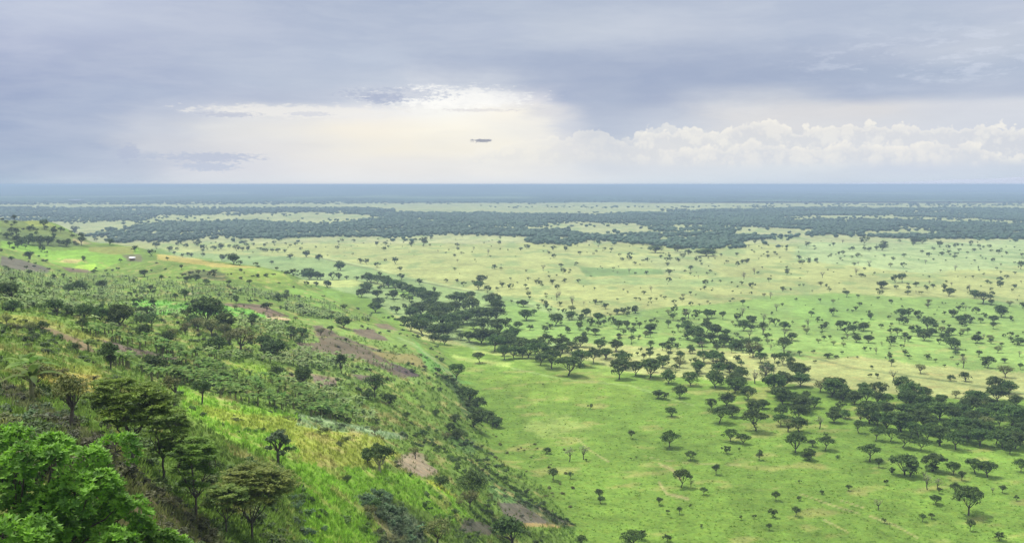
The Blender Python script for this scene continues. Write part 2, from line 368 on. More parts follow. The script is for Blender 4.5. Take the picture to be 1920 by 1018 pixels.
# ------------------------------------------------------------------ what grows where (outlines projected onto the land)
def c1(*p): return [(x / 2.994, 380 + y / 2.994) for x, y in p]
def c2(*p): return [(x / 2.994, 678 + y / 2.994) for x, y in p]
def c3(*p): return [(560 + x / 2.994, 380 + y / 2.994) for x, y in p]
def c4(*p): return [(560 + x / 2.994, 678 + y / 2.994) for x, y in p]
def inpoly(px, py, poly):
    p = np.array(poly); n = len(p); r = np.zeros(px.shape, bool); j = n - 1
    for i in range(n):
        xi, yi = p[i]; xj, yj = p[j]
        c = ((yi > py) != (yj > py)) & (px < (xj - xi) * (py - yi) / (yj - yi + 1e-12) + xi)
        r ^= c; j = i
    return r
PAINT = [  # (outline, base colour, edge wobble px)
 # the plain
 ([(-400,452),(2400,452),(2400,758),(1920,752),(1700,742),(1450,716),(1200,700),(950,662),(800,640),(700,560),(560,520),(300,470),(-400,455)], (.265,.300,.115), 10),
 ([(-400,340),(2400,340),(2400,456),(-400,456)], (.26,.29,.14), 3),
 ([(300,472),(480,480),(600,485),(700,506),(780,527),(872,545),(1000,562),(1120,600),(1060,650),(900,660),(760,600),(690,560),(560,522),(430,492)], (.165,.250,.090), 4),
 ([(960,560),(1060,600),(1180,585),(1330,575),(1440,555),(1560,548),(1760,560),(1960,575),(1960,700),(1820,692),(1600,668),(1500,675),(1340,655),(1200,650),(1080,640),(960,650),(880,640)], (.145,.250,.058), 12),
 ([(1180,480),(1300,470),(1340,500),(1260,520)], (.22,.27,.11), 14),
 ([(1480,455),(1980,450),(1980,500),(1700,510),(1500,490)], (.23,.31,.135), 14),
 ([(1080,500),(1240,505),(1245,515),(1100,518)], (.11,.19,.06), 5),
 ([(1080,525),(1400,520),(1500,530),(1300,538),(1100,535)], (.20,.27,.10), 8),
 ([(1480,560),(1600,548),(1640,600),(1500,620)], (.15,.26,.06), 12),
 ([(845,598),(905,618),(1010,655),(1200,700),(1060,705),(900,660)], (.15,.24,.045), 8),
 # pale rims on the near meadow
 (c3((0,430),(130,440),(300,432),(470,445),(510,470),(400,470),(200,475),(0,450)), (.30,.36,.12), 2),
 (c3((470,465),(620,500),(660,540),(620,540),(540,500)), (.17,.30,.06), 3),
 (c3((860,850),(1000,880),(1180,900),(1200,925),(1000,910),(860,870)), (.23,.32,.08), 9),
 (c3((970,832),(1180,840),(1400,880),(1200,862),(980,845)), (.25,.32,.09), 6),
 (c4((1250,380),(1400,280),(1600,330),(1560,400),(1300,420)), (.19,.265,.065), 26),
 (c4((1000,100),(1500,60),(1900,120),(1916,240),(1500,230),(1100,180)), (.135,.225,.033), 24),
 # slope fields
 (c1((-30,90),(60,90),(240,110),(440,190),(520,235),(300,240),(0,200)), (.105,.145,.04), 8), (c1((100,95),(230,100),(300,130),(160,130)), (.19,.24,.05), 5), (c1((400,200),(520,232),(420,235)), (.20,.19,.09), 5),
 (c1((-30,130),(300,190),(480,240),(300,245),(-30,225)), (.075,.115,.035), 8),
 (c1((300,275),(740,245),(770,262),(760,300),(560,372),(470,385),(300,350),(200,300),(0,260),(0,215),(180,235)), (.14,.27,.035), 4),
 (c1((500,250),(740,245),(740,285),(620,290),(500,275)), (.17,.19,.05), 4),
 (c1((420,355),(530,345),(540,385),(480,388),(400,375)), (.24,.40,.05), 4),
 (c1((350,320),(450,320),(420,345),(320,340)), (.30,.27,.11), 5),
 (c1((870,290),(1000,295),(1180,330),(1400,355),(1480,365),(1300,375),(1150,350),(1000,330),(880,320)), (.30,.27,.08), 4),
 (c1((1240,362),(1480,365),(1620,405),(1640,440),(1500,455),(1300,430),(1230,400)), (.17,.25,.045), 4),
 (c1((1000,400),(1080,375),(1250,395),(1260,440),(1100,430)), (.07,.09,.035), 8),
 (c1((660,290),(760,285),(800,330),(700,325)), (.12,.12,.07), 6),
 (c1((0,300),(120,325),(270,375),(270,400),(120,385),(0,360)), (.095,.085,.075), 6),
 (c1((340,365),(490,375),(520,395),(380,392)), (.14,.10,.08), 5),
 (c1((740,540),(1000,558),(1250,578),(1400,600),(1540,640),(1480,650),(1250,640),(1000,620),(780,640),(740,580)), (.13,.32,.055), 3),
 (c1((1000,620),(1250,635),(1480,650),(1600,700),(1300,680),(1050,660)), (.17,.26,.06), 6),
 (c1((1060,568),(1250,575),(1420,600),(1500,640),(1620,640),(1520,600),(1500,575),(1340,568)), (.15,.105,.085), 4),
 (c1((1480,640),(1600,645),(1640,658),(1520,658)), (.42,.33,.21), 2),
 (c1((1050,508),(1110,508),(1100,518),(1050,518)), (.33,.28,.18), 2),
 (c1((1600,480),(1900,500),(1916,620),(1700,560),(1650,520)), (.15,.27,.05), 6),
 # terraces in the middle
 (c3((0,650),(200,660),(420,690),(560,720),(640,780),(700,860),(760,940),(800,1018),(0,1018)), (.15,.24,.055), 6),
 (c3((70,688),(130,690),(230,745),(450,825),(520,900),(690,972),(600,985),(500,950),(330,875),(200,855),(0,820),(0,785),(120,785)), (.115,.086,.070), 5),
 (c3((300,708),(420,712),(510,775),(420,765),(320,740)), (.11,.08,.068), 4),
 (c3((430,680),(500,680),(570,718),(460,708)), (.14,.11,.075), 4),
 (c3((400,830),(620,850),(700,880),(720,930),(560,900),(450,860)), (.21,.19,.075), 6),
 (c3((520,895),(690,970),(650,985),(540,940)), (.075,.06,.06), 3),
 (c3((70,962),(210,990),(210,1030),(100,1030)), (.19,.14,.12), 3),
 (c3((290,960),(430,975),(430,1010),(340,990)), (.12,.09,.08), 3),
 (c3((640,760),(760,880),(900,1000),(1000,1018),(860,1018),(720,930)), (.13,.28,.06), 5),
 # left foreground
 (c1((0,620),(220,650),(400,700),(640,760),(620,800),(400,760),(200,700),(0,690)), (.20,.235,.055), 8),
 (c1((200,685),(300,700),(470,775),(560,840),(480,830),(330,760)), (.17,.13,.08), 5),
 (c1((560,770),(830,830),(1010,860),(1030,900),(780,870),(640,850)), (.13,.095,.09), 6),
 (c1((200,900),(520,920),(640,1018),(200,1018)), (.205,.24,.048), 14),
 (c1((1150,890),(1400,900),(1560,960),(1600,1018),(1350,960),(1150,930)), (.17,.28,.035), 6),
 (c2((220,40),(560,60),(540,200),(400,190),(260,120)), (.27,.23,.055), 12),
 (c2((0,95),(130,175),(300,280),(430,360),(560,440),(700,560),(620,600),(450,500),(330,400),(150,290),(0,190)), (.105,.085,.07), 6),
 (c2((0,380),(120,440),(330,540),(560,480),(700,600),(900,740),(1100,860),(1300,1030),(850,1030),(600,800),(0,600)), (.12,.10,.055), 10),
 (c2((1000,150),(1400,240),(1916,350),(1916,1100),(1750,1100),(1690,800),(1500,560),(1250,420),(1050,300)), (.155,.30,.03), 8),
 (c2((1130,260),(1500,300),(1916,350),(1916,620),(1700,560),(1600,420),(1350,380),(1180,320)), (.225,.28,.048), 14),
 (c4((0,390),(300,390),(480,440),(560,520),(430,600),(250,600),(0,560)), (.225,.27,.048), 14),
 (c4((0,560),(250,600),(430,610),(700,640),(860,760),(900,820),(1000,900),(850,900),(600,780),(400,720),(500,1030),(0,1030)), (.16,.31,.03), 8),
 (c4((0,310),(200,350),(560,400),(620,440),(480,430),(300,400),(0,360)), (.16,.24,.11), 4),
 (c4((560,530),(660,505),(740,570),(770,620),(740,660),(600,600),(540,570)), (.23,.185,.135), 8),
 (c4((720,660),(800,690),(900,780),(860,760),(740,690)), (.36,.42,.06), 3),
 (c4((340,740),(480,760),(700,880),(760,1030),(480,1030),(420,860)), (.09,.12,.07), 14),
 (c4((1070,690),(1200,720),(1310,790),(1200,800),(1100,780)), (.11,.20,.06), 5),
 (c4((1130,790),(1300,790),(1540,915),(1200,915),(1160,850)), (.10,.085,.075), 5),
 (c4((920,880),(1020,900),(1115,945),(1050,975),(900,950)), (.10,.09,.075), 5),
 (c4((1200,900),(1560,915),(1500,930),(1200,930)), (.26,.20,.08), 4),
 (c4((780,70),(850,90),(950,210),(1000,300),(940,330),(880,200)), (.07,.12,.035), 6),
 (c4((830,420),(1000,430),(1000,520),(900,500)), (.09,.17,.04), 8),
]
JR = np.random.default_rng(3)
def paint(x, y, z):
    """base colour of the ground at world points"""
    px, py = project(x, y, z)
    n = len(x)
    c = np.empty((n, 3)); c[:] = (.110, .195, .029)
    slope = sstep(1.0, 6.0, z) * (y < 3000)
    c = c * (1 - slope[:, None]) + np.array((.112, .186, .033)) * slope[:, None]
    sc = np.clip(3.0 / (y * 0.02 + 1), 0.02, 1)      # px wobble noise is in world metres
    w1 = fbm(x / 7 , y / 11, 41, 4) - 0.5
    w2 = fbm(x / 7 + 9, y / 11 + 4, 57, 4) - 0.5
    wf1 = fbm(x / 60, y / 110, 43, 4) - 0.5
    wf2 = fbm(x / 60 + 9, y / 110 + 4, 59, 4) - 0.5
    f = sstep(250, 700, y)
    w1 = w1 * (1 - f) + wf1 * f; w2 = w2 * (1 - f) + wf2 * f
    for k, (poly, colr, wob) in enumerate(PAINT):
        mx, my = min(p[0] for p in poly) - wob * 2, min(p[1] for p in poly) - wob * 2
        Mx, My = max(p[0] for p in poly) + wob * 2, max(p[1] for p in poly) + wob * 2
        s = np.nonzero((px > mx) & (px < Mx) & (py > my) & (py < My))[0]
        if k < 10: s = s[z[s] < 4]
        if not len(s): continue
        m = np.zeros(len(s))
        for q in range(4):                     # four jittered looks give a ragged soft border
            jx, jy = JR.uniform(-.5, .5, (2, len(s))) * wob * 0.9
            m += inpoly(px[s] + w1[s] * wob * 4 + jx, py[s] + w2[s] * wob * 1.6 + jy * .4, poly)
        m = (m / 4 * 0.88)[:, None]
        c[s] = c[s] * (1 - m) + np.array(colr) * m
    for line, wd, colr in TRACKS:
        for (ax, ay), (bx, by) in zip(line[:-1], line[1:]):
            s = np.nonzero((px > min(ax, bx) - 9) & (px < max(ax, bx) + 9) & (py > min(ay, by) - 9) & (py < max(ay, by) + 9))[0]
            if not len(s): continue
            L2 = (bx - ax) ** 2 + (by - ay) ** 2
            t = np.clip(((px[s] - ax) * (bx - ax) + (py[s] - ay) * (by - ay)) / L2, 0, 1)
            dd_ = np.hypot(px[s] - ax - t * (bx - ax), py[s] - ay - t * (by - ay)) + (w1[s]) * wd * 1.5
            m = (np.clip(1.4 - dd_ / wd, 0, 1) * .8)[:, None]
            c[s] = c[s] * (1 - m) + np.array(colr) * m
    return c
TRACKS = [([(600,484),(700,505),(780,527),(872,545),(1000,574)], 1.3, (.10,.13,.06)),
 ([(600,481.5),(700,502),(780,524),(872,542),(1000,571)], .9, (.26,.36,.16)),
 ([(1465,655),(1600,690),(1760,712),(1930,739)], 1.6, (.08,.12,.045)), ([(1180,588),(1260,600),(1330,612),(1420,640)], 1.4, (.10,.15,.05)),
 (c3((560,760),(640,790),(760,880),(870,980),(900,1018)), 2.2, (.20,.30,.11)),
 (c3((0,748),(200,756),(420,830),(560,850)), 1.2, (.10,.14,.045)),
 (c1((380,1000),(640,1020),(900,960),(1260,1010)), .1, (.1,.1,.05)),
 (c4((0,300),(210,345),(420,385),(600,425)), 3.0, (.22,.31,.17)),
 (c1((1580,975),(1750,965),(1916,990)), 2.0, (.24,.20,.12)),
 (c1((640,635),(1060,560),(1330,570)), .1, (.1,.1,.05)),
 (c1((1340,566),(1500,590),(1620,640)), 1.4, (.06,.06,.035)),
 ([(1500,925),(1552,944),(1612,963)], 1.6, (.24,.25,.10)), ([(1545,974),(1590,997)], 1.6, (.24,.25,.10)), ([(1631,967),(1680,985),(1721,1008)], 2.0, (.26,.26,.11)),
 ([(1575,937),(1620,952)], 1.2, (.24,.25,.10)), (c4((1560,430),(1640,500),(1740,560)), 1.6, (.26,.27,.11)), ([(1235,868),(1260,880),(1275,897)], 2.4, (.28,.27,.12)),
 ([(1236,905),(1250,925),(1290,935)], 2.2, (.26,.25,.11)), ([(1210,855),(1240,862),(1300,868),(1390,872)], 1.0, (.22,.25,.09)), ([(960,690),(1060,712),(1180,722),(1300,760)], 1.2, (.20,.29,.09)),
 (c4((940,540),(1050,640),(1180,730),(1300,810),(1420,890),(1540,935)), 5.0, (.045,.085,.022))]
def vary(x, y, z, c):
    """patchiness of the grass: drier, lusher and barer spots, all in metres"""
    px, py = project(x, y, z)
    flat = 1 - sstep(1, 6, z)
    lum = c.mean(1, keepdims=True)
    a = fbm(x / 26, y / 45, 71, 5)[:, None]
    b = fbm(x / 5.0, y / 6.5, 73, 4)[:, None]
    e = fbm(x / 140, y / 260, 75, 4)[:, None]
    c = c * (0.72 + 0.56 * a) * (0.80 + 0.40 * b) * (0.84 + 0.32 * e)
    # dry straw tufts and streaks
    st = fbm((x + y * 0.9) / 16 , (y - x * 0.5) / 8.0, 79, 5)
    dry = sstep(0.60, 0.74, st) * flat * (y < 800) * 0.34 * (1 - sstep(450, 750, y))
    st2 = fbm(x / 3.5, y / 4.5, 83, 4)
    dry2 = sstep(0.60, 0.72, st2) * (1 - flat) * 0.5 * (y < 700)
    green = (c[:, 1] > c[:, 0] * 1.15)
    d = ((dry + dry2) * green)[:, None]
    c = c * (1 - d) + np.array((.31, .27, .11)) * d
    # lush dark spots on the far pale savanna
    sp = fbm(x / 22, y / 40, 91, 4)
    k = (sstep(0.56, 0.68, sp) * flat * sstep(500, 800, y) * 0.55)[:, None]
    c = c * (1 - k) + np.array((.12, .20, .07)) * k
    lum2 = (c * np.array((.3, .6, .1))).sum(1, keepdims=True)
    return np.clip(c, 0.01, 0.6)

# ------------------------------------------------------------------ mesh helpers
def mesh_np(name, V, Fc, tint=None, smooth=False, mat=None, parent=None, link=True):
    V = np.asarray(V, np.float32); Fc = np.asarray(Fc, np.int32)
    me = bpy.data.meshes.new(name)
    k = Fc.shape[1]
    me.vertices.add(len(V)); me.vertices.foreach_set('co', V.ravel())
    me.loops.add(Fc.size); me.loops.foreach_set('vertex_index', Fc.ravel())
    me.polygons.add(len(Fc)); me.polygons.foreach_set('loop_start', np.arange(0, Fc.size, k, dtype=np.int32))
    if smooth: me.polygons.foreach_set('use_smooth', np.ones(len(Fc), bool))
    if tint is not None:
        at = me.color_attributes.new('tint', 'FLOAT_COLOR', 'POINT')
        t = np.ones((len(V), 4), np.float32); t[:, :3] = tint
        at.data.foreach_set('color', t.ravel())
    me.update(calc_edges=True)
    if mat: me.materials.append(mat)
    if not link: return me
    o = bpy.data.objects.new(name, me); scene.collection.objects.link(o)
    if parent: o.parent = parent
    return o
def tag(o, label=None, cat=None, group=None, kind=None):
    if label: o['label'] = label
    if cat: o['category'] = cat
    if group: o['group'] = group
    if kind: o['kind'] = kind
    return o

# ------------------------------------------------------------------ materials
def new_mat(name):
    m = bpy.data.materials.new(name); m.use_nodes = True
    m.node_tree.nodes.clear(); return m, NT(m.node_tree)
def ground_mat():
    m, T = new_mat('ground'); t = m.node_tree
    at = T.n('ShaderNodeAttribute', attribute_name='tint').outputs['Color']
    co = T.n('ShaderNodeTexCoord').outputs['Object']
    n1 = T.noise(co, 0.9, 6, 0.7); n2 = T.noise(co, 0.16, 5, 0.6); n3 = T.noise(co, 0.02, 5, 0.6); n4 = T.noise(co, 4.0, 3, 0.6)
    v = T.m('MULTIPLY', T.mr(n1, .25, .75, .62, 1.38, 'LINEAR'), T.mr(n2, .25, .75, .74, 1.26, 'LINEAR'))
    v = T.m('MULTIPLY', v, T.mr(n3, .25, .75, .84, 1.16, 'LINEAR'))
    v = T.m('MULTIPLY', v, T.mr(n4, .25, .75, .72, 1.28, 'LINEAR'))
    sc = T.n('ShaderNodeVectorMath', operation='SCALE'); t.links.new(at, sc.inputs[0]); t.links.new(v, sc.inputs['Scale'])
    hue = T.mix(T.mr(T.noise(co, 0.35, 5, 0.65), .40, .70, 0, .35), sc.outputs[0], T.mix(1.0, sc.outputs[0], (1.35, 1.0, .8), 'MULTIPLY'))
    bs = T.n('ShaderNodeBsdfPrincipled'); t.links.new(hue, bs.inputs['Base Color'])
    bs.inputs['Roughness'].default_value = 0.95; bs.inputs['Specular IOR Level'].default_value = 0.1
    bp = T.n('ShaderNodeBump'); bp.inputs['Distance'].default_value = 0.5; bp.inputs['Strength'].default_value = 0.35
    t.links.new(n1, bp.inputs['Height']); t.links.new(bp.outputs[0], bs.inputs['Normal'])
    o = T.n('ShaderNodeOutputMaterial'); t.links.new(bs.outputs[0], o.inputs[0])
    return m
def leaf_mat(name, ca, cb, trans=0.25, use_tint=False, rand=0.25, scale=1.2, gloss=0.25):
    """leaves: two greens mixed by clump noise, varied per plant"""
    m, T = new_mat(name); t = m.node_tree
    co = T.n('ShaderNodeTexCoord').outputs['Object']
    info = T.n('ShaderNodeObjectInfo').outputs['Random']
    nz = T.noise(co, scale, 4, 0.6)
    if use_tint:
        at = T.n('ShaderNodeAttribute', attribute_name='tint').outputs['Color']
        c = T.mix(1.0, at, T.mix(T.mr(nz, .3, .7), (.75,)*3, (1.25,)*3), 'MULTIPLY')
    else:
        c = T.mix(T.mr(nz, .35, .65), ca, cb)
    hs = T.n('ShaderNodeHueSaturation'); t.links.new(c, hs.inputs['Color'])
    T.put(hs.inputs['Value'], T.m('ADD', 1 - rand, T.m('MULTIPLY', info, rand * 2)))
    T.put(hs.inputs['Hue'], T.m('ADD', 0.485, T.m('MULTIPLY', info, 0.03)))
    d = T.n('ShaderNodeBsdfPrincipled'); t.links.new(hs.outputs[0], d.inputs['Base Color'])
    d.inputs['Roughness'].default_value = 0.6; d.inputs['Specular IOR Level'].default_value = gloss
    tr = T.n('ShaderNodeBsdfTranslucent'); t.links.new(hs.outputs[0], tr.inputs[0])
    mx = T.n('ShaderNodeMixShader'); mx.inputs[0].default_value = trans
    t.links.new(d.outputs[0], mx.inputs[1]); t.links.new(tr.outputs[0], mx.inputs[2])
    o = T.n('ShaderNodeOutputMaterial'); t.links.new(mx.outputs[0], o.inputs[0])
    return m
def bark_mat(name, ca, cb):
    m, T = new_mat(name); t = m.node_tree
    co = T.n('ShaderNodeTexCoord').outputs['Object']
    nz = T.noise(co, 6.0, 5, 0.7)
    bs = T.n('ShaderNodeBsdfPrincipled'); t.links.new(T.mix(nz, ca, cb), bs.inputs['Base Color']); bs.inputs['Roughness'].default_value = .9
    o = T.n('ShaderNodeOutputMaterial'); t.links.new(bs.outputs[0], o.inputs[0])
    return m
M = {
 'ground': ground_mat(),
 'acacia': leaf_mat('acacia_leaf', (.032,.066,.014), (.090,.150,.026), .22, gloss=.1),
 'bushy': leaf_mat('bush_leaf', (.034,.066,.016), (.075,.125,.026), .2, gloss=.1),
 'olive': leaf_mat('olive_leaf', (.075,.10,.022), (.14,.15,.032), .2),
 'grey': leaf_mat('grey_leaf', (.12,.11,.085), (.19,.17,.12), .1),
 'fresh': leaf_mat('fresh_leaf', (.055,.155,.010), (.19,.41,.03), .42, scale=1.3, rand=.03, gloss=.35),
 'spray': leaf_mat('spray_leaf', (.070,.135,.014), (.19,.30,.035), .4, scale=.8, rand=.12),
 'spray_olive': leaf_mat('spray_olive_leaf', (.09,.15,.022), (.22,.28,.05), .35, scale=.9, rand=.1),
 'blue': leaf_mat('blue_leaf', (.050,.100,.042), (.095,.165,.060), .2),
 'banana': leaf_mat('banana_leaf', (.085,.17,.030), (.22,.32,.075), .45, rand=.3, scale=.8, gloss=.12),
 'grass': leaf_mat('grass_blade', (0,)*3, (0,)*3, .5, use_tint=True, rand=0, gloss=.05),
 'tint': leaf_mat('cover_leaf', (0,)*3, (0,)*3, .25, use_tint=True, rand=0),
 'bark': bark_mat('dark_bark', (.035,.028,.022), (.085,.07,.055)),
 'pale_bark': bark_mat('pale_bark', (.20,.17,.13), (.36,.32,.26)),
 'stem': bark_mat('banana_stem', (.09,.11,.04), (.19,.17,.08)),
}

# ------------------------------------------------------------------ land mesh
nx, ny = len(th), len(dd)
V = np.stack([GX.ravel(), GY.ravel(), GZ.ravel()], 1)
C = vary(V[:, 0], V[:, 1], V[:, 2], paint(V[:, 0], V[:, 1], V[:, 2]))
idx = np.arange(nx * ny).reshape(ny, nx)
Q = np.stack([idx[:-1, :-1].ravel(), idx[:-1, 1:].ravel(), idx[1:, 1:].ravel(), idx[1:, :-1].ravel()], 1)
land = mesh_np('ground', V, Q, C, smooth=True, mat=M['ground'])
tag(land, kind='structure')

# ------------------------------------------------------------------ haze
def build_haze():
    x0, x1, y0, y1, z0, z1 = -62000, 62000, -60, 61500, -3.0, 92.5
    V = [(x, y, z) for z in (z0, z1) for x, y in ((x0, y0), (x1, y0), (x1, y1), (x0, y1))]
    Fc = [(0,3,2,1),(4,5,6,7),(0,1,5,4),(1,2,6,5),(2,3,7,6),(3,0,4,7)]
    m, T = new_mat('haze')
    vol = T.n('ShaderNodeVolumePrincipled')
    vol.inputs['Color'].default_value = (0.43, 0.575, 0.77, 1)
    vol.inputs['Density'].default_value = 2.1e-4
    vol.inputs['Anisotropy'].default_value = 0.0
    o = T.n('ShaderNodeOutputMaterial'); m.node_tree.links.new(vol.outputs[0], o.inputs['Volume'])
    ob = mesh_np('haze', V, Fc, mat=m)
    tag(ob, 'pale blue haze lying over the far plain', 'haze', kind='stuff')
    return ob
build_haze()
# ------------------------------------------------------------------ plant building blocks
class Geo:
    """collects quads"""
    def __init__(s): s.V = []; s.F = []; s.n = 0
    def add(s, V, Fc):
        V = np.asarray(V, float); Fc = np.asarray(Fc)
        s.V.append(V); s.F.append(Fc + s.n); s.n += len(V)
    def out(s): return np.concatenate(s.V), np.concatenate(s.F)
def unit(v): return v / (np.linalg.norm(v, axis=-1, keepdims=True) + 1e-9)
def quads(P, Nn, L, Wd, rng, up=None):
    """diamond leaves at P facing Nn, long axis random (or along up)"""
    n = len(P)
    r = unit(rng.normal(size=(n, 3))) if up is None else up
    a = unit(np.cross(Nn, r)); b = unit(np.cross(a, Nn))
    L = np.broadcast_to(np.asarray(L, float).reshape(-1, 1), (n, 1)); Wd = np.broadcast_to(np.asarray(Wd, float).reshape(-1, 1), (n, 1))
    V = np.stack([P - b * L * .5, P + a * Wd * .5, P + b * L * .5, P - a * Wd * .5], 1).reshape(-1, 3)
    return V, np.arange(4 * n).reshape(n, 4)
def tube(g, pts, rad, ns=5):
    pts = np.asarray(pts, float); k = len(pts)
    d = np.gradient(pts, axis=0); d = unit(d)
    ref = np.array([1.0, 0.13, 0.21]); a = unit(np.cross(d, ref)); b = np.cross(d, a)
    t = np.arange(ns) * 2 * math.pi / ns
    rad = np.asarray(rad, float).reshape(-1, 1, 1)
    V = pts[:, None] + (a[:, None] * np.cos(t)[None, :, None] + b[:, None] * np.sin(t)[None, :, None]) * rad
    i = np.arange(k * ns).reshape(k, ns)
    Fc = np.stack([i[:-1], np.roll(i[:-1], -1, 1), np.roll(i[1:], -1, 1), i[1:]], -1).reshape(-1, 4)
    g.add(V.reshape(-1, 3), Fc)
def limb(g, a, b, r0, r1, rng, wig=0.12, seg=4, ns=5, sag=0.0):
    a = np.asarray(a, float); b = np.asarray(b, float)
    t = np.linspace(0, 1, seg + 1)[:, None]
    P = a + (b - a) * t + rng.normal(size=(seg + 1, 3)) * wig * np.linalg.norm(b - a) * (t * (1 - t)) * 1.4
    P[:, 2] += (sag * np.linalg.norm(b - a) * (t * (1 - t)) * 4)[:, 0]
    tube(g, P, r0 + (r1 - r0) * t[:, 0], ns)
    return P
def clump(g, c, r, flat, n, size, rng, lay=0.55):
    """a leafy clump: small leaf sprays through an uneven flattened ball"""
    u = unit(rng.normal(size=(n, 3))); u[:, 2] = np.where(rng.random(n) < .72, np.abs(u[:, 2]), u[:, 2])
    rr = rng.uniform(.35, 1.0, n) ** .5
    bump = 1 + .28 * np.sin(u[:, 0] * 5 + c[0] * 3) * np.cos(u[:, 1] * 4 + c[1] * 2)
    P = np.asarray(c) + u * (rr * bump)[:, None] * np.array([r, r, r * flat])
    Nn = unit(u * np.array([1, 1, 1.3]) * .6 + rng.normal(size=(n, 3)) * .45 + np.array([0, 0, lay]))
    V, Fc = quads(P, Nn, size * rng.uniform(.7, 1.4, n), size * rng.uniform(.4, .8, n), rng)
    g.add(V, Fc)
def acacia(seed, nclump=18, nleaf=75, leaf=.42, R0=4.3, H=6.6, flat=.42, fork=.35, layers=True, under=0):
    """flat-topped thorn tree: (trunk geometry, crown geometry)"""
    rng = np.random.default_rng(seed)
    t, c = Geo(), Geo()
    lean = rng.normal(size=2) * .35
    top = np.array([lean[0], lean[1], H * fork])
    limb(t, (0, 0, -.6), top, .24, .18, rng, .06, 4, 6)
    cs = []
    for i in range(nclump):
        a = i * 2.399 + rng.uniform(-.5, .5); rr = math.sqrt((i + .4) / nclump) * rng.uniform(.8, 1.12)
        ex = 1 + .22 * math.cos(2 * a + seed)
        x, y = math.cos(a) * rr * R0 * .80 * ex, math.sin(a) * rr * R0 * .80
        z = H * (.86 - .24 * rr ** 2) + rng.uniform(-.6, .4)
        if layers and rng.random() < .28 and rr > .4: z -= rng.uniform(.7, 1.4)
        cs.append((x + lean[0], y + lean[1], z, R0 * rng.uniform(.24, .36)))
    for i in range(under):
        a = rng.uniform(0, 6.28); rr = rng.uniform(.3, .85)
        cs.append((math.cos(a) * rr * R0 * .8 + lean[0], math.sin(a) * rr * R0 * .8, H * rng.uniform(.40, .60), R0 * rng.uniform(.22, .34)))
    for x, y, z, r in cs: clump(c, (x, y, z), r, flat, nleaf, leaf, rng)
    main = []
    for k in range(5):
        a = k * 1.257 + rng.uniform(-.3, .3)
        e = top + np.array([math.cos(a) * R0 * .38, math.sin(a) * R0 * .38, H * .30])
        P = limb(t, top, e, .13, .07, rng, .12, 3, 5, -.06); main.append(P)
    for x, y, z, r in cs:
        j = min(range(5), key=lambda k: np.hypot(main[k][-1][0] - x, main[k][-1][1] - y))
        limb(t, main[j][rng.integers(1, 4)], (x, y, z - r * flat * .3), .06, .02, rng, .1, 3, 4)
    return t.out(), c.out()
def round_tree(seed, R0=2.6, H=5.2, n=16, nleaf=80, leaf=.38, low=.25, bare=False, flat=.75):
    rng = np.random.default_rng(seed); t, c = Geo(), Geo()
    top = np.array([rng.normal() * .2, rng.normal() * .2, H * low + .2])
    limb(t, (0, 0, -.6), top, .17, .12, rng, .08, 3, 6)
    for i in range(n):
        u = unit(rng.normal(size=3)); u[2] = abs(u[2]) * 1.1 - .35
        rr = rng.uniform(.5, .95)
        ct = np.array([0, 0, H * (low + .36)]) + u * rr * np.array([R0 * .78, R0 * .78, H * .36])
        r = R0 * rng.uniform(.28, .45)
        clump(c, ct, r, flat, nleaf if not bare else nleaf // 4, leaf, rng)
        limb(t, top, ct, .07, .015, rng, .12, 3, 4)
        if bare:
            for _ in range(3): limb(t, ct - u * .3, ct + unit(rng.normal(size=3)) * r * 1.2, .02, .006, rng, .1, 2, 3)
    return t.out(), c.out()
def shrub(seed, R0=1.0, H=1.0, n=6, nleaf=60, leaf=.22):
    rng = np.random.default_rng(seed); c = Geo()
    for i in range(n):
        a = rng.uniform(0, 6.28); r = rng.uniform(0, .65) * R0
        clump(c, (math.cos(a) * r, math.sin(a) * r, H * rng.uniform(.2, .6)), R0 * rng.uniform(.35, .55), .8 * H / R0, nleaf, leaf, rng)
    return c.out()
def banana(seed, nl=9, L=1.9):
    rng = np.random.default_rng(seed); t, c = Geo(), Geo()
    h = rng.uniform(.8, 1.5)
    limb(t, (0, 0, -.3), (rng.normal() * .1, rng.normal() * .1, h), .17, .09, rng, .02, 3, 6)
    for i in range(nl):
        a = i * 2.4 + rng.uniform(-.4, .4); up = rng.uniform(.55, 1.4); l = L * rng.uniform(.75, 1.1); w = rng.uniform(.19, .28)
        ts = np.linspace(0, 1, 6)
        rad = l * (ts * math.cos(up) + .12 * ts ** 2); zz = h + l * (ts * math.sin(up) - .62 * ts ** 2.2)
        wid = w * np.array([.25, .9, 1.0, .95, .7, .08])
        dx_, dy_ = math.cos(a), math.sin(a)
        mid = np.stack([rad * dx_, rad * dy_, zz], 1)
        side = np.array([-dy_, dx_, 0])
        Lf = mid + side * wid[:, None] + np.array([0, 0, -.10]) * wid[:, None] * 3; Rt = mid - side * wid[:, None] + np.array([0, 0, -.10]) * wid[:, None] * 3
        Vv = np.concatenate([Lf, mid, Rt]); k = np.arange(5)
        Fc = np.concatenate([np.stack([k, k + 6, k + 7, k + 1], 1), np.stack([k + 6, k + 12, k + 13, k + 7], 1)])
        c.add(Vv, Fc)
    return t.out(), c.out()
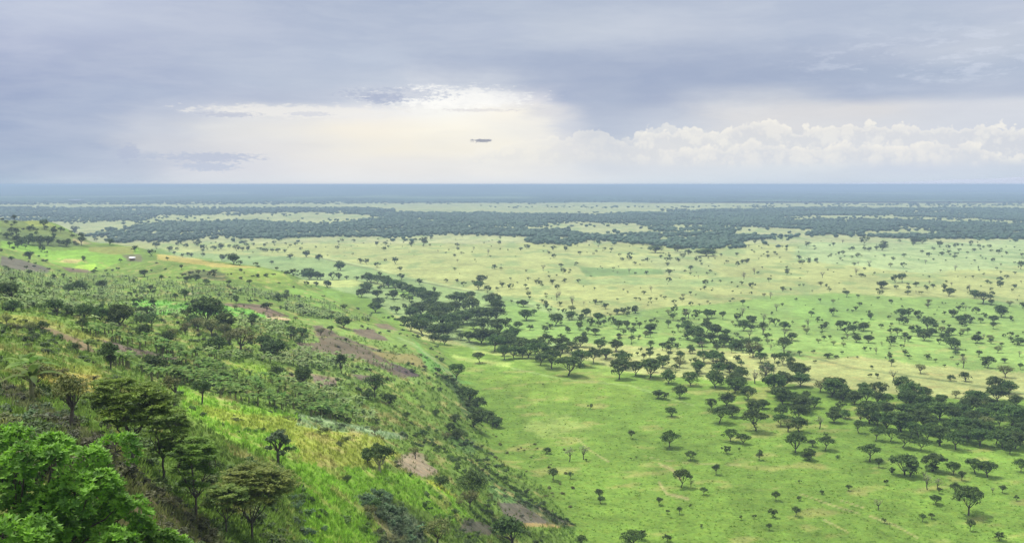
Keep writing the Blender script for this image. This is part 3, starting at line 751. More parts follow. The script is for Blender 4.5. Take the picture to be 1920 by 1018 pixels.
def spray_tree(name_seed, H, tiers, trunk_h, trunk_r, lean=(0, 0), nq=46, ql=.34, qw=.085, forks=3, droop=.05, nsp=26):
    """near thorn tree: horizontal feathery fans of fine leaves in tiers. tiers: (height, radius, off x, off y, share)"""
    rng = np.random.default_rng(name_seed); t, c = Geo(), Geo()
    crown0 = np.array([lean[0], lean[1], trunk_h])
    limb(t, (0, 0, -1.0), crown0, trunk_r, trunk_r * .72, rng, .05, 5, 7)
    heads = []
    for k in range(forks + 2):
        a = k * 6.283 / (forks + 2) + rng.uniform(-.3, .3)
        z = trunk_h + (H - trunk_h) * rng.uniform(.45, .7)
        e = crown0 + np.array([math.cos(a) * (z - trunk_h) * .55, math.sin(a) * (z - trunk_h) * .55, z - trunk_h])
        heads.append(limb(t, crown0, e, trunk_r * .5, trunk_r * .26, rng, .12, 4, 6, -.05))
    allh = np.concatenate(heads)
    for (z, rad, ox, oy, share) in tiers:
        n = int(nsp * share)
        for i in range(n):
            a = i * 2.399 + rng.uniform(-.4, .4); rr = math.sqrt((i + .5) / n)
            rad_ = rad * .78; cpt = np.array([ox + math.cos(a) * rad_ * rr, oy + math.sin(a) * rad_ * rr, z - .16 * rad * rr ** 2 + rng.uniform(-.32, .32)])
            j = np.argmin(np.linalg.norm(allh - (cpt - np.array([0, 0, .8])), axis=1) + rng.uniform(0, .5, len(allh)))
            limb(t, allh[j], cpt, trunk_r * .16, .012, rng, .09, 4, 4, -.05)
            out = np.array([math.cos(a), math.sin(a), .12])
            fan = rad * rng.uniform(.24, .50)
            nt = 7
            for q in range(nt):
                aa = a + (q - 3) * .36 + rng.uniform(-.15, .15)
                dv = unit(np.array([math.cos(aa), math.sin(aa), rng.uniform(-.02, .26)]))
                s_ = rng.uniform(.0, 1.0, nq // 2) ** .8
                ln = fan * rng.uniform(.7, 1.15)
                P = cpt + dv * (s_ * ln)[:, None]; P[:, 2] -= droop * s_ ** 2 * fan
                P += rng.normal(size=P.shape) * np.array([.07, .07, .035])
                sidev = np.array([-dv[1], dv[0], .0]); sg = rng.choice([-1, 1], len(s_))[:, None]
                ax = unit(sidev * sg * .8 + dv * .7 + rng.normal(size=P.shape) * .2)
                Nn = unit(np.array([0, 0, 1.0]) + rng.normal(size=P.shape) * .35)
                V_, F_ = quads(P + ax * ql * .4, Nn, ql * rng.uniform(.7, 1.3, len(P)), qw * rng.uniform(.8, 1.7, len(P)), rng, up=ax)
                c.add(V_, F_)
                tube(c, np.stack([cpt, cpt + dv * ln * .95]), [.012, .005], 3)
    return t.out(), c.out()

# ------------------------------------------------------------------ putting things down
def empty(name, loc, rz=0.0, sc=1.0):
    o = bpy.data.objects.new(name, None); scene.collection.objects.link(o)
    o.location = loc; o.rotation_euler = (0, 0, rz); o.scale = (sc, sc, sc) if not isinstance(sc, tuple) else sc
    o.empty_display_size = .5
    return o
def part(name, me, parent):
    o = bpy.data.objects.new(name, me); scene.collection.objects.link(o); o.parent = parent; return o
def mk(me_name, gm, mat): return mesh_np(me_name, gm[0], gm[1], mat=mat, link=False)
def library(kind, gens, crown_mat, trunk_mat='bark'):
    return [(mk(kind + '_trunk', t, M[trunk_mat]), mk(kind + '_crown', c, M[crown_mat]), float(np.ptp(c[0][:, 0]) + np.ptp(c[0][:, 1])) / 2, float(c[0][:, 2].max())) for t, c in gens]
def merged(name, items, templates, mat, tints=None, label=None, cat=None):
    """one object out of many copies; items: (template index, x, y, z, scale xy, scale z, rotation)"""
    items = np.asarray(items, float); Vs, Fs, Ts = [], [], []; off = 0
    for k, (Vt, Ft) in enumerate(templates):
        s = items[:, 0].astype(int) == k
        it = items[s]
        if not len(it): continue
        c_, s_ = np.cos(it[:, 6])[:, None], np.sin(it[:, 6])[:, None]
        x = (Vt[:, 0] * c_ - Vt[:, 1] * s_) * it[:, 4:5] + it[:, 1:2]
        y = (Vt[:, 0] * s_ + Vt[:, 1] * c_) * it[:, 4:5] + it[:, 2:3]
        z = Vt[:, 2] * it[:, 5:6] + it[:, 3:4]
        Vs.append(np.stack([x, y, z], -1).reshape(-1, 3))
        Fs.append((Ft[None] + (np.arange(len(it)) * len(Vt))[:, None, None]).reshape(-1, Ft.shape[1]) + off)
        if tints is not None: Ts.append(np.repeat(tints[s], len(Vt), 0))
        off += len(it) * len(Vt)
    o = mesh_np(name, np.concatenate(Vs), np.concatenate(Fs), np.concatenate(Ts) if tints is not None else None, mat=mat)
    return tag(o, label, cat, kind='stuff')

LIB = {
 'acacia': library('acacia', [acacia(s, n, 95, .50, r0, 6.6, fl, fk) for s, n, r0, fl, fk in ((1,20,4.2,.55,.26),(2,24,3.6,.8,.20),(3,20,4.4,.5,.30),(4,26,3.7,.8,.16),(5,22,4.0,.65,.22),(6,17,3.2,.8,.28),(7,24,4.6,.5,.24),(8,22,3.4,.9,.18))], 'acacia'),
 'wood': library('acacia', [acacia(s, n, 80, .52, r0, 6.2, .85, .14, under=u) for s, n, r0, u in ((201,20,4.0,7),(202,22,3.7,9),(203,18,4.4,5),(204,24,3.8,10),(205,20,4.2,7),(206,16,3.4,7))], 'acacia'),
 'round': library('round', [round_tree(s, 2.7, 5.4, 16, 80, .36, .24) for s in (11, 12, 13, 14)], 'bushy'),
 'bush': library('bush', [round_tree(s, 2.3, 3.3, 14, 80, .33, .06, flat=.7) for s in (21, 22, 23)], 'bushy'),
 'olive': library('olive', [round_tree(s, 2.5, 4.0, 14, 60, .30, .16) for s in (31, 32)], 'olive'),
 'bare': library('bare', [round_tree(s, 2.1, 4.2, 12, 40, .26, .25, bare=True) for s in (41, 42)], 'grey'),
 'shrub': None,
}
KIND = {'acacia': ('acacia_tree', 'tree'), 'round': ('round_tree', 'tree'), 'bush': ('bushy_tree', 'tree'), 'olive': ('olive_tree', 'tree'), 'bare': ('bare_tree', 'tree')}
KIND['olive'] = ('yellow_green_tree', 'tree')

# trees read off the view: (pixel x, pixel y of the foot, crown width in px), each stands where that pixel's ray meets the land
def cv(ox, oy, k, L): return [(ox + x / k, oy + y / k, w / k) for x, y, w in L]
T6 = cv(1200, 678, 2.667, [(85,182,60),(130,190,45),(197,182,78),(160,275,62),(148,428,105),(252,492,60),(205,628,92),(358,235,60),(395,310,110),(465,275,75),(585,345,125),(450,400,80),(515,412,70),(432,458,50),(565,258,80),(615,235,70),(540,190,90),(775,452,105),(925,445,85),(845,490,65),(705,322,80),(975,305,80),(1030,285,60),(1148,500,105),(1258,560,38),(1325,565,140),(1465,545,110),(1568,565,75),(1680,560,85),(1740,578,95),(1905,550,75),(1405,445,90),(1643,768,160),(1480,712,60),(1800,893,60),(662,778,50),(135,900,50),(10,890,60)])
T6b = cv(1200, 678, 2.667, [(50,80,150),(145,110,100),(255,120,100),(60,50,100),(110,30,100),(200,30,120),(390,60,100),(380,130,120),(480,130,110),(430,220,100),(500,95,80),(375,30,120),(720,130,110),(800,125,110),(690,190,80),(740,195,60),(870,230,80),(830,200,90),(900,150,110),(960,175,120),(1000,180,90),(1075,215,90),(1110,150,70),(1190,170,110),(1185,230,110),(1230,215,80),(1315,165,120),(1430,185,80),(1340,225,110),(1420,235,100),(1500,225,70),(1580,180,70),(1660,210,110),(1780,150,110),(1840,160,90),(1790,200,120),(1880,220,90),(1740,230,80),(1620,265,120),(1500,290,130),(1560,300,100),(1850,270,90),(1150,310,150),(1240,340,110),(1100,300,90),(1190,330,110),(1290,350,110),(1350,330,100),(1440,335,110),(1540,350,90),(1650,350,90),(1720,370,100),(1790,330,90),(1880,330,90),(800,250,110),(790,300,100),(700,270,80),(740,350,110),(800,350,100),(1180,395,110),(1250,400,90),(1310,430,100),(1500,420,110),(1580,440,110),(1700,420,120),(1780,410,100),(1820,440,90),(1860,400,90),(1900,420,80),(1850,460,80),(1270,300,100),(1420,290,110),(1480,370,100),(1600,390,100),(1390,390,80),(1700,300,110),(1780,280,90),(1240,270,90),(1130,250,80),(1000,240,60),(1560,255,90),(1320,270,100),(1910,290,90),(1740,330,110),(1350,370,90),(1900,370,90),(1440,400,90)])
T5 = cv(1120, 380, 2.4, [(88,500,40),(170,495,45),(135,510,35),(153,628,40),(83,668,60),(320,505,40),(347,495,40),(395,500,35),(345,455,30),(565,525,42),(632,530,50),(655,575,72),(500,520,60),(437,525,35),(710,525,22),(745,590,60),(765,615,50),(800,555,50),(840,570,60),(715,635,55),(875,620,60),(840,680,95),(700,695,100),(735,720,70),(620,660,70),(520,600,90),(435,620,110),(490,585,60),(575,600,55),(400,580,60),(400,615,50),(610,640,50),(440,730,50),(375,720,60),(525,710,60),(600,760,80),(650,790,80),(1168,628,60),(1220,630,60),(1108,648,30),(1030,557,32),(1100,570,60),(1125,560,40),(1195,575,60),(1155,550,20),(962,515,35),(1061,510,50),(1230,525,45),(1312,522,22),(1362,520,68),(1443,520,50),(1120,425,38),(1181,465,30),(1163,485,28),(1486,705,42),(1820,645,28),(1765,620,36),(1715,605,30),(1830,605,22),(1860,605,36),(1900,640,60),(1595,655,80),(1560,620,60),(1490,580,90),(1470,620,70),(1440,600,60),(1500,555,50),(1380,550,50),(1320,590,40),(1350,600,50),(1385,610,40),(1410,580,40),(1325,555,22),(1550,590,40),(1632,600,30),(1668,590,30),(1630,545,60),(1600,515,50),(1665,530,40),(1705,500,44),(1725,540,36),(1782,568,40),(1632,485,36),(1557,545,24),(1740,515,30),(1820,515,80),(1860,530,30),(1735,455,100),(1700,430,60),(1770,460,40),(1855,465,40),(1280,385,60),(1340,360,50),(1372,360,50),(1432,380,36),(1345,388,28),(1395,415,36),(1402,395,30),(1485,395,26),(1510,388,30),(1560,392,40),(1578,420,60),(1878,385,30),(1807,370,28),(1770,368,20),(1905,300,40),(1878,322,20),(1320,290,24),(1155,285,26),(1225,290,18),(852,325,30),(852,298,18),(798,232,20),(322,358,34),(322,325,38),(488,370,38),(168,280,24),(583,272,20),(260,225,90),(385,250,30),(490,240,110),(360,220,60),(410,235,40),(655,462,32),(750,422,24),(1540,200,40),(1430,185,60),(1200,185,50),(1150,215,28),(1200,215,24),(1280,215,60),(1290,195,40),(1460,185,60)])
T3 = cv(560, 380, 2.994, [(45,305,50),(115,325,50),(235,380,75),(228,350,40),(65,400,50),(160,475,60),(98,465,35),(370,500,90),(345,342,32),(380,345,34),(440,365,36),(545,345,42),(570,382,30),(480,270,26),(486,240,26),(217,262,28),(635,248,34),(703,240,50),(453,415,32),(575,435,40),(676,462,38),(760,500,38),(828,447,32),(877,380,26),(893,268,26),(875,305,26),(1098,372,40),(1282,260,42),(1430,268,40),(1497,270,40),(1578,292,32),(1432,312,34),(1493,445,30),(1453,485,42),(1357,460,38),(1290,435,26),(1290,525,40),(1275,475,28),(1142,475,42),(1025,455,80),(1010,490,80),(1060,505,60),(925,470,40),(1080,575,90),(1265,585,70),(1365,560,30),(1385,570,34),(1465,580,40),(1665,570,44),(1785,628,52),(1850,610,40),(1890,620,55),(1490,620,36),(1530,645,45),(1610,640,70),(1685,665,80),(1640,690,60),(1670,740,68),(1440,690,110),(1508,730,56),(1380,725,60),(1415,710,50),(1285,660,110),(1230,710,70),(1300,715,50),(1170,690,44),(1130,735,100),(1035,720,80),(1475,775,44),(1575,810,80),(1600,760,40),(1780,835,78),(1800,760,40),(1790,710,80),(1840,700,60),(1760,680,60),(1720,880,70),(1655,900,90),(1820,930,110),(1890,970,80),(1798,990,90),(1512,970,130),(1575,920,100),(1360,885,120),(1240,850,120),(1290,870,90),(1160,820,130),(1100,830,110),(1190,780,90),(1025,790,110),(960,780,60),(1475,840,90),(1540,850,80),
 (255,600,52),(432,615,100),(440,580,90),(528,540,85),(447,535,60),(350,530,60),(335,530,36),(388,505,60),(524,605,42),(592,600,30),
 (700,560,90),(760,560,90),(690,630,110),(790,630,100),(740,600,90),(720,700,110),(800,690,110),(660,690,80),(870,620,70),(890,570,110),(960,610,90),(930,680,110),(1000,660,120),(1060,665,110),(1110,660,100),(1120,610,80),(850,700,100),(700,740,90),(780,760,120),(830,760,100),(630,720,80),(600,690,60),(880,720,70),(960,540,50),(910,770,50),(640,650,80),(760,650,100),(850,650,90),(1420,930,110),(1330,850,90),(1460,890,100),(1390,830,90),(1080,790,100),(1690,830,70),
 (380,445,70),(410,450,60),(440,455,60),(475,465,70),(510,478,70),(545,490,70),(580,500,70),(615,512,70),(650,522,70),(685,528,60),(560,478,50),(500,458,50),(60,432,90),(110,432,70),(190,432,60),(225,432,50),(270,432,34),(325,438,40),(40,412,60)])
T3_ol = [(1530, 645), (1490, 620)]
H1 = [('round', cv(0, 380, 2.994, [(55,250,40),(142,260,30),(262,288,24),(262,335,28),(150,375,34),(596,395,26),(660,382,30),(675,335,30),(1285,465,38),(1400,462,40),(1370,400,16),(1415,420,18),(1447,418,22),(1280,410,14),(845,500,40),(860,550,20),(985,550,40),(1040,555,60),(1325,565,45),(1295,530,34),(1020,375,34),(940,325,26),(10,108,30),(80,105,40),(250,150,60),(310,148,26),(340,170,36),(400,178,28),(210,165,30),(90,190,60),(460,240,60),(330,240,40),(540,220,28),(465,720,70),(625,935,75),(1050,660,70),(430,850,60),(275,490,50)])),
 ('acacia', cv(0, 380, 2.994, [(100,255,50),(232,275,55),(850,300,55),(760,275,50),(980,292,30),(1025,305,32),(1055,300,30),(1075,305,36),(1140,303,30),(1245,325,55),(1310,345,80),(1345,355,45),(1280,320,50),(1310,305,32),(1400,315,18),(1525,345,32),(1553,380,28),(1437,358,36),(1632,318,50),(1720,305,50),(1790,325,50),(1895,380,50),(1745,405,50),(1745,430,60),(1800,430,60),(1700,420,50),(1650,412,60),(1610,405,40),(1840,475,60),(1775,470,36),(1720,465,40),(1495,278,30),(1530,280,36),(1560,280,40),(1600,280,30),(1360,272,36),(1330,272,50),(1200,268,45),(1240,262,50),(1140,268,45),(1110,245,50),(950,275,40),(1000,245,40),(880,260,60),(1660,242,28),(170,160,50),(455,205,55),(468,325,38),(480,650,110),(560,670,100),(690,700,170),(620,660,90),(1150,680,180),(1270,720,130),(1220,665,120),(1100,690,90),(420,168,60)])),
 ('bush', cv(0, 380, 2.994, [(165,318,70),(528,395,45),(810,415,65),(305,425,30),(1100,440,70),(1155,460,55),(1560,545,70),(1590,530,40),(1230,525,30),(300,175,50),(100,225,80),(220,240,90),(270,240,80),(160,235,90),(370,245,70),(620,238,50),(50,560,150),(70,610,110),(310,630,120),(790,680,70),(810,755,110),(1215,840,140),(940,790,110),(1500,810,90),(1545,870,150),(1640,740,60),(1690,755,80),(1555,975,90),(1700,1015,90),(865,960,150),(450,500,110),(570,480,80),(390,490,60),(640,690,90),(540,640,90),(120,240,70),(40,200,60),(850,690,110),(1200,600,10)])),
 ('olive', cv(0, 380, 2.994, [(1190,750,110),(1350,840,140),(1040,740,70),(170,730,70),(1110,720,80),(1260,745,80),(960,760,60),(1290,800,80)])),
]
H4 = [('acacia', cv(560, 678, 2.994, [(885,105,110),(255,-190,95),(1130,20,0)])),
 ('round', cv(560, 678, 2.994, [(430,200,130),(30,150,100),(275,690,60),(605,325,45),(1430,665,70),(578-560,-1,0),(430-0,860,90),(960,620,10)])),
 ('bush', cv(560, 678, 2.994, [(505,245,95),(140,305,85),(125,215,60),(960,220,100),(1010,260,90),(1020,305,60),(990,370,110),(1060,340,110),(1110,370,70),(890,440,100),(880,340,80),(770,300,50),(800,705,90),(1180,1030,200),(1395,515,50),(390,205,80),(930,180,60),(1090,360,80),(850,390,70),(700,420,60),(900,420,80),(1590,1015,65)])),
 ('olive', cv(560, 678, 2.994, [(655,545,72),(960,815,110),(900,810,45),(780,1030,170),(400,870,80),(830,440,60),(430,410,60)])),
 ('bare', cv(560, 678, 2.994, [(1520,560,70),(1600,548,64)])),
]
BARE6 = cv(1200, 678, 2.667, [(1190,740,45),(1437,640,60),(1490,640,50),(1420,585,30),(255,625,35),(897,335,55),(575,110,60),(620,100,70),(1763,655,25)]) + cv(1120, 380, 2.4, [(795,770,38),(1330,800,40),(706,322,26),(1165,325,34),(475,665,40),(700,525,20)])
ROUND6 = cv(1200, 678, 2.667, [(160,275,10),(1813,655,42),(1577,660,55),(1095,355,60),(755,30,60),(690,20,30)]) + cv(1120, 380, 2.4, [(95,610,30),(232,682,35),(275,695,25),(340,530,35),(318,562,35),(385,545,35),(870,750,48),(815,735,25),(980,722,22),(735,780,20),(1102,682,22),(1230,665,18),(1325,735,36),(1235,748,24),(1228,785,22),(1260,790,26),(1596,705,20),(1705,640,18),(773,358,28),(395,315,18),(508,315,20),(420,308,30),(465,270,20),(610,405,14)])
OLIVE6 = cv(1120, 380, 2.4, [(1455,768,60),(1835,785,70),(0,690,50),(40,700,50)]) + cv(560, 680-300, 2.994, [(1730,870,60),(910,540,40),(970,560,45),(1530,610,50)])
BUSH6 = cv(1120, 380, 2.4, [(1033,700,36),(1075,700,30),(1170,698,16),(1590,800,38),(1652,803,52),(1612,682,40),(1832,720,38),(560,725,40),(1640,690,20)]) + cv(1200, 678, 2.667, [(860,425,50),(845,492,66),(908,662,28),(988,482,22),(1350,570,70),(1460,550,60)])

TREES = []      # (kind, px, py, w)
def add(kind, L):
    for x, y, w in L:
        if w > 3.5: TREES.append((kind, x, y, w))
add('acacia', T6)
for i_, (x_, y_, w_) in enumerate(T6b): add('olive' if i_ % 13 == 5 else 'round' if i_ % 7 == 3 else 'acacia', [(x_, y_, w_ * (.62 if i_ % 7 == 3 or i_ % 13 == 5 else .92))])
for i_, t_ in enumerate(T5): add('olive' if i_ % 17 == 5 else 'round' if i_ % 6 == 3 else 'acacia', [t_])
add('acacia', [(x, y, w * (1.5 if 755 < x < 955 and 560 < y < 645 else 1.35 if x > 870 and y > 635 else 1.3 if 675 < x < 800 and y < 560 and w < 26 else 1.0)) for x, y, w in T3])
for k, L in H1 + H4: add(k, L)
add('bare', BARE6); add('round', ROUND6); add('olive', OLIVE6); add('bush', BUSH6)

TREES_PRE = [('bush', float(a), float(b), float(c)) for a, b, c in zip(np.linspace(2, 150, 30) + np.sin(np.arange(30) * 7.1) * 6, 428 + 22 * np.linspace(0, 1, 30) + np.cos(np.arange(30) * 3.7) * 12, 6 + 6 * np.abs(np.sin(np.arange(30) * 2.3)))]
TREES += TREES_PRE
OUT = []
for i_, (x_, y_, w_) in enumerate(T6b):
    if x_ > 1560: OUT.append(('acacia', x_ + 372, y_ + 24 + (i_ * 7) % 11, w_))
# the smaller trees strewn over the savanna between them
rs = np.random.default_rng(99)
def strew(kind, poly, n, w0, w1, dens=None):
    P = np.array(poly); xs = rs.uniform(P[:, 0].min(), P[:, 0].max(), n * 6); ys = rs.uniform(P[:, 1].min(), P[:, 1].max(), n * 6)
    k = inpoly(xs, ys, poly)
    if dens is not None: k &= dens(xs, ys)
    xs, ys = xs[k][:n], ys[k][:n]
    for x, y in zip(xs, ys):
        sc = (y - 346) / 200.0
        TREES.append((kind, float(x), float(y), float(rs.uniform(.55, 1) ** 2 * w1 * sc * .82)))
cl = lambda X, Y: fbm(X / 60, (Y - 346) ** .5 * 1.2, 5, 3) > .50
SAV = [(440,452),(1920,452),(1920,700),(1500,668),(1200,640),(1000,575),(880,545),(700,505),(560,480)]
SLP = [(0,470),(250,500),(480,520),(640,590),(700,640),(560,700),(420,640),(200,600),(0,640)]
clp = lambda X, Y: fbm(X / 45, (Y - 346) ** .5 * 1.0, 15, 3) > .53
strew('bush', SLP, 42, 10, 26, clp)
strew('round', SLP, 34, 8, 20, clp)
strew('olive', SLP, 20, 8, 20)
strew('olive', SAV, 30, 6, 16)
strew('acacia', SAV, 150, 9, 22, cl)
strew('round', SAV, 330, 4, 12)
strew('acacia', [(1000,440),(1300,462),(1920,455),(1920,490),(1200,500)], 130, 10, 24)
strew('bare', SAV, 60, 8, 18)
strew('acacia', [(640,440),(1000,446),(1000,470),(640,470)], 20, 12, 24)
strew('acacia', [(290,452),(520,456),(600,470),(400,478),(300,468)], 40, 12, 26)
strew('round', [(900,560),(1150,590),(1400,640),(1500,700),(1250,690),(1050,620)], 90, 6, 16)
strew('acacia', [(1000,575),(1300,600),(1500,690),(1360,700),(1150,640)], 34, 12, 26)
strew('acacia', [(1500,590),(1920,590),(1920,650),(1550,640)], 16, 10, 24)
strew('round', [(900,700),(1500,740),(1920,850),(1920,1000),(1200,1000),(1000,860)], 46, 3, 8)
strew('acacia', [(700,540),(860,560),(960,600),(900,640),(740,600)], 30, 12, 22)
strew('acacia', [(800,640),(980,640),(1120,690),(1000,700),(820,665)], 10, 14, 26)
strew('acacia', [(1250,690),(1460,690),(1600,740),(1900,760),(1920,850),(1700,820),(1400,760)], 50, 15, 30)

_n0 = len(TREES); strew('acacia', [(1945,455),(2330,455),(2330,760),(1945,740)], 60, 10, 24); strew('round', [(1945,455),(2330,455),(2330,760),(1945,740)], 60, 5, 12)
OUT += TREES[_n0:]; del TREES[_n0:]
HX = hit([t[1] for t in TREES], [t[2] for t in TREES])
rows = []
for (kind, px, py, w), p in zip(TREES, HX):
    p = p.copy()
    Wd = w / F * p[1] * (1.15 if p[1] < 450 else .94)                 # crown width in metres
    rows.append((w, kind, px, py, p, Wd))
rows.sort(key=lambda r: -r[0])

rest_out = []
for (kind, px, py, w), p in zip(OUT, hit([t[1] for t in OUT], [t[2] for t in OUT])):
    rest_out.append((w, kind, px, py, p.copy(), w / F * p[1]))
# ---- words that find a tree
def region(px, py, p):
    if p[2] < 5.0 or p[1] > 1300:
        if py > 820: return 'open green plain at near right'
        if px > 1230 and py > 690 and not (px < 1500 and py > 790): return 'dense tree belt at lower right'
        if py > 690: return 'bright green plain by the slope foot'
        if px > 850 and py > 600 and px < 1280: return 'tree line edging the near meadow'
        if 740 < px <= 1010 and py > 540: return 'dark wood at the slope foot'
        if 560 < px <= 830 and 520 < py: return 'pale rimmed meadow above the wood'
        if px < 820 and py > 500: return 'hedge line above the meadow'
        if py > 600 and px >= 1500: return 'lower green plain at far right'
        if py > 600: return 'scattered woodland of the middle plain'
        if py > 545 and px > 1380: return 'green strip crossing the right plain'
        if py > 530: return 'pale grass behind the central trees'
        if px < 860: return 'pale savanna beyond the terraces'
        if py < 480: return 'pale savanna below the distant forest'
        if px > 1500: return 'pale savanna at right'
        return 'pale savanna in the middle distance'
    if p[1] > 640: return 'distant hill at the left edge' if py < 462 else 'far green terrace of the hillside'
    if p[1] > 420: return 'banana groves of the far hillside'
    if px > 760: return 'steep slope foot by the plain'
    if p[1] > 200: return 'terraced fields of the middle hillside'
    return 'grassy near hillside'
ADJ = {'acacia': 'flat topped dark acacia', 'round': 'small round dark tree', 'bush': 'low dark bushy tree', 'olive': 'yellow green open tree', 'bare': 'thin half bare tree'}
ADJ2 = {'acacia': 'flat topped acacia', 'round': 'round dark tree', 'bush': 'low bushy tree', 'olive': 'yellow green tree', 'bare': 'half bare tree'}
GRP = {'acacia': 'acacias', 'round': 'round trees', 'bush': 'bushy trees', 'olive': 'yellow green trees', 'bare': 'half bare trees'}
def size_word(w): return 'large' if w > 38 else 'medium' if w > 20 else 'small' if w > 10 else 'tiny'
picked, rest = [], []
cnt = {}
for r in rows:
    k = r[1]; cnt[k] = cnt.get(k, 0) + 1
    (picked if cnt[k] <= (300 if k == 'acacia' else 150) else rest).append(r)
bins = {}
for r in picked: bins.setdefault((r[1], region(r[2], r[3], r[4])), []).append(r)
for (k, reg), L in bins.items():
    grp = '%s of the %s' % (GRP[k], reg)
    base = ADJ[k]
    names = {}
    if len(L) == 1: names[id(L[0])] = '%s, alone on the %s' % (base, reg)
    else:
        L0 = list(L)
        def pick(f, word):
            if not L0: return
            q = f(L0); names[id(q)] = '%s, %s on the %s' % (base, word, reg); L0.remove(q)
        pick(lambda s: max(s, key=lambda r: r[0]), 'widest of them')
        pick(lambda s: max(s, key=lambda r: r[3]), 'nearest of them')
        pick(lambda s: min(s, key=lambda r: r[2]), 'leftmost of them')
        pick(lambda s: max(s, key=lambda r: r[2]), 'rightmost of them')
        pick(lambda s: min(s, key=lambda r: r[3]), 'farthest of them')
        if L0:
            xm = sorted(r[2] for r in L0)[len(L0) // 2]; ym = sorted(r[3] for r in L0)[len(L0) // 2]
            sub = {}
            for r in L0: sub.setdefault((size_word(r[0]), r[2] > xm, r[3] > ym), []).append(r)
            for (sw, rt, nr), q in sub.items():
                for r in q:
                    names[id(r)] = '%s %s, %s %s of the %s' % (sw, ADJ2[k], 'front' if nr else 'back', 'right' if rt else 'left', reg)
    for r in L:
        w, kind, px, py, p, Wd = r
        lib = LIB['wood' if kind == 'acacia' and (reg.startswith('dense') or p[1] > 520 or (kind == 'acacia' and p[2] > 6)) else kind]; j = random.randrange(len(lib)); tm, cm, cw, ch = lib[j]
        s = Wd / cw
        zs = s * random.uniform(.88, 1.12)
        if kind == 'acacia': zs = (.70 if lib is LIB['wood'] else .80) * Wd / ch * random.uniform(.88, 1.14)
        zs = min(zs, 9.5 / ch) if zs * ch > 9.5 else zs
        e = empty(KIND[kind][0], (float(p[0]), float(p[1]), float(p[2])), random.uniform(0, 6.28), (float(s), float(s), float(zs)))
        tag(e, names[id(r)], KIND[kind][1], grp)
        part('trunk', tm, e); part('crown', cm, e)
# the rest of the small trees: one sheet of far trees
low = [acacia(50 + i, 8, 18, 1.4, 4.3, 6.0, .85, .12, under=3) for i in range(4)] + [round_tree(60 + i, 2.7, 5.2, 6, 20, 1.1, .12) for i in range(3)]
lowq = [(np.concatenate([t[0], c[0]]), np.concatenate([t[1], c[1] + len(t[0])])) for t, c in low]
its = []
for w, kind, px, py, p, Wd in rest + rest_out:
    k = random.randrange(4) if kind == 'acacia' else 4 + random.randrange(3)
    s = Wd / (8.6 if kind == 'acacia' else 5.4)
    its.append((k, p[0], p[1], p[2], s, s * random.uniform(.9, 1.15), random.uniform(0, 6.28)))
merged('far_savanna_trees', its, lowq, M['acacia'], label='tiny far trees dotted over the pale savanna', cat='trees')

# ------------------------------------------------------------------ far forests
def blobs(n):
    out = []
    ph = (1 + 5 ** .5) / 2
    base = unit(np.array([(-1,ph,0),(1,ph,0),(-1,-ph,0),(1,-ph,0),(0,-1,ph),(0,1,ph),(0,-1,-ph),(0,1,-ph),(ph,0,-1),(ph,0,1),(-ph,0,-1),(-ph,0,1)], float))
    fc = [(0,11,5),(0,5,1),(0,1,7),(0,7,10),(0,10,11),(1,5,9),(5,11,4),(11,10,2),(10,7,6),(7,1,8),(3,9,4),(3,4,2),(3,2,6),(3,6,8),(3,8,9),(4,9,5),(2,4,11),(6,2,10),(8,6,7),(9,8,1)]
    for i in range(n):
        rng = np.random.default_rng(300 + i)
        V_ = base * rng.uniform(.7, 1.25, (12, 1)) * np.array([1, 1, .62]) + np.array([0, 0, .9])
        out.append((V_, np.array(fc)))
    return out
BL = blobs(8)
FOREST = [
 ([(150,440),(240,430),(310,417),(330,418),(480,416),(560,420),(640,419),(720,412),(705,405),(640,403),(740,400),(900,401),(1100,403),(1280,400),(1500,399),(1560,400),(1700,401),(2350,406),(2350,456),(1800,449),(1700,450),(1560,440),(1480,444),(1420,455),(1380,468),(1300,470),(1230,462),(1120,452),(1090,456),(1010,459),(1000,446),(840,440),(700,446),(640,446),(500,449),(300,452),(220,458),(150,443)], 92000, .86),
 ([(-250,389),(300,391),(600,391),(740,393),(740,396),(600,399),(420,400),(330,406),(250,414),(110,419),(-250,421)], 20000, .92),
 ([(1240,396),(1380,393),(1500,390),(1700,392),(2350,393),(2350,404),(1700,401),(1500,399),(1300,399)], 14000, .9),
 ([(560,383),(300,385),(-250,384),(-250,377),(400,378),(900,379),(1250,376),(2350,374),(2350,377),(1250,378),(980,381)], 11000, 1.0),
 ([(1400,385),(1660,383),(2350,386),(2350,389),(1700,388)], 900, .8), ([(900,388),(1500,386),(1500,389),(900,391)], 260, .8),
]
CLEAR = [[(1005,426),(1100,421),(1225,428),(1250,442),(1190,448),(1060,441)],[(1320,431),(1420,425),(1520,429),(1500,444),(1380,444)],[(1110,424),(1200,420),(1205,426),(1120,430)],[(1480,405),(1650,404),(1930,414),(1930,420),(1640,416),(1480,415)],[(850,421),(880,420),(880,426),(850,427)],
 [(1600,432),(1760,430),(1780,437),(1620,439)]]
CL2 = [[(420,402),(560,399),(700,403),(715,411),(640,416),(480,416),(340,417)]]
fi, ft = [], []
rf = np.random.default_rng(5)
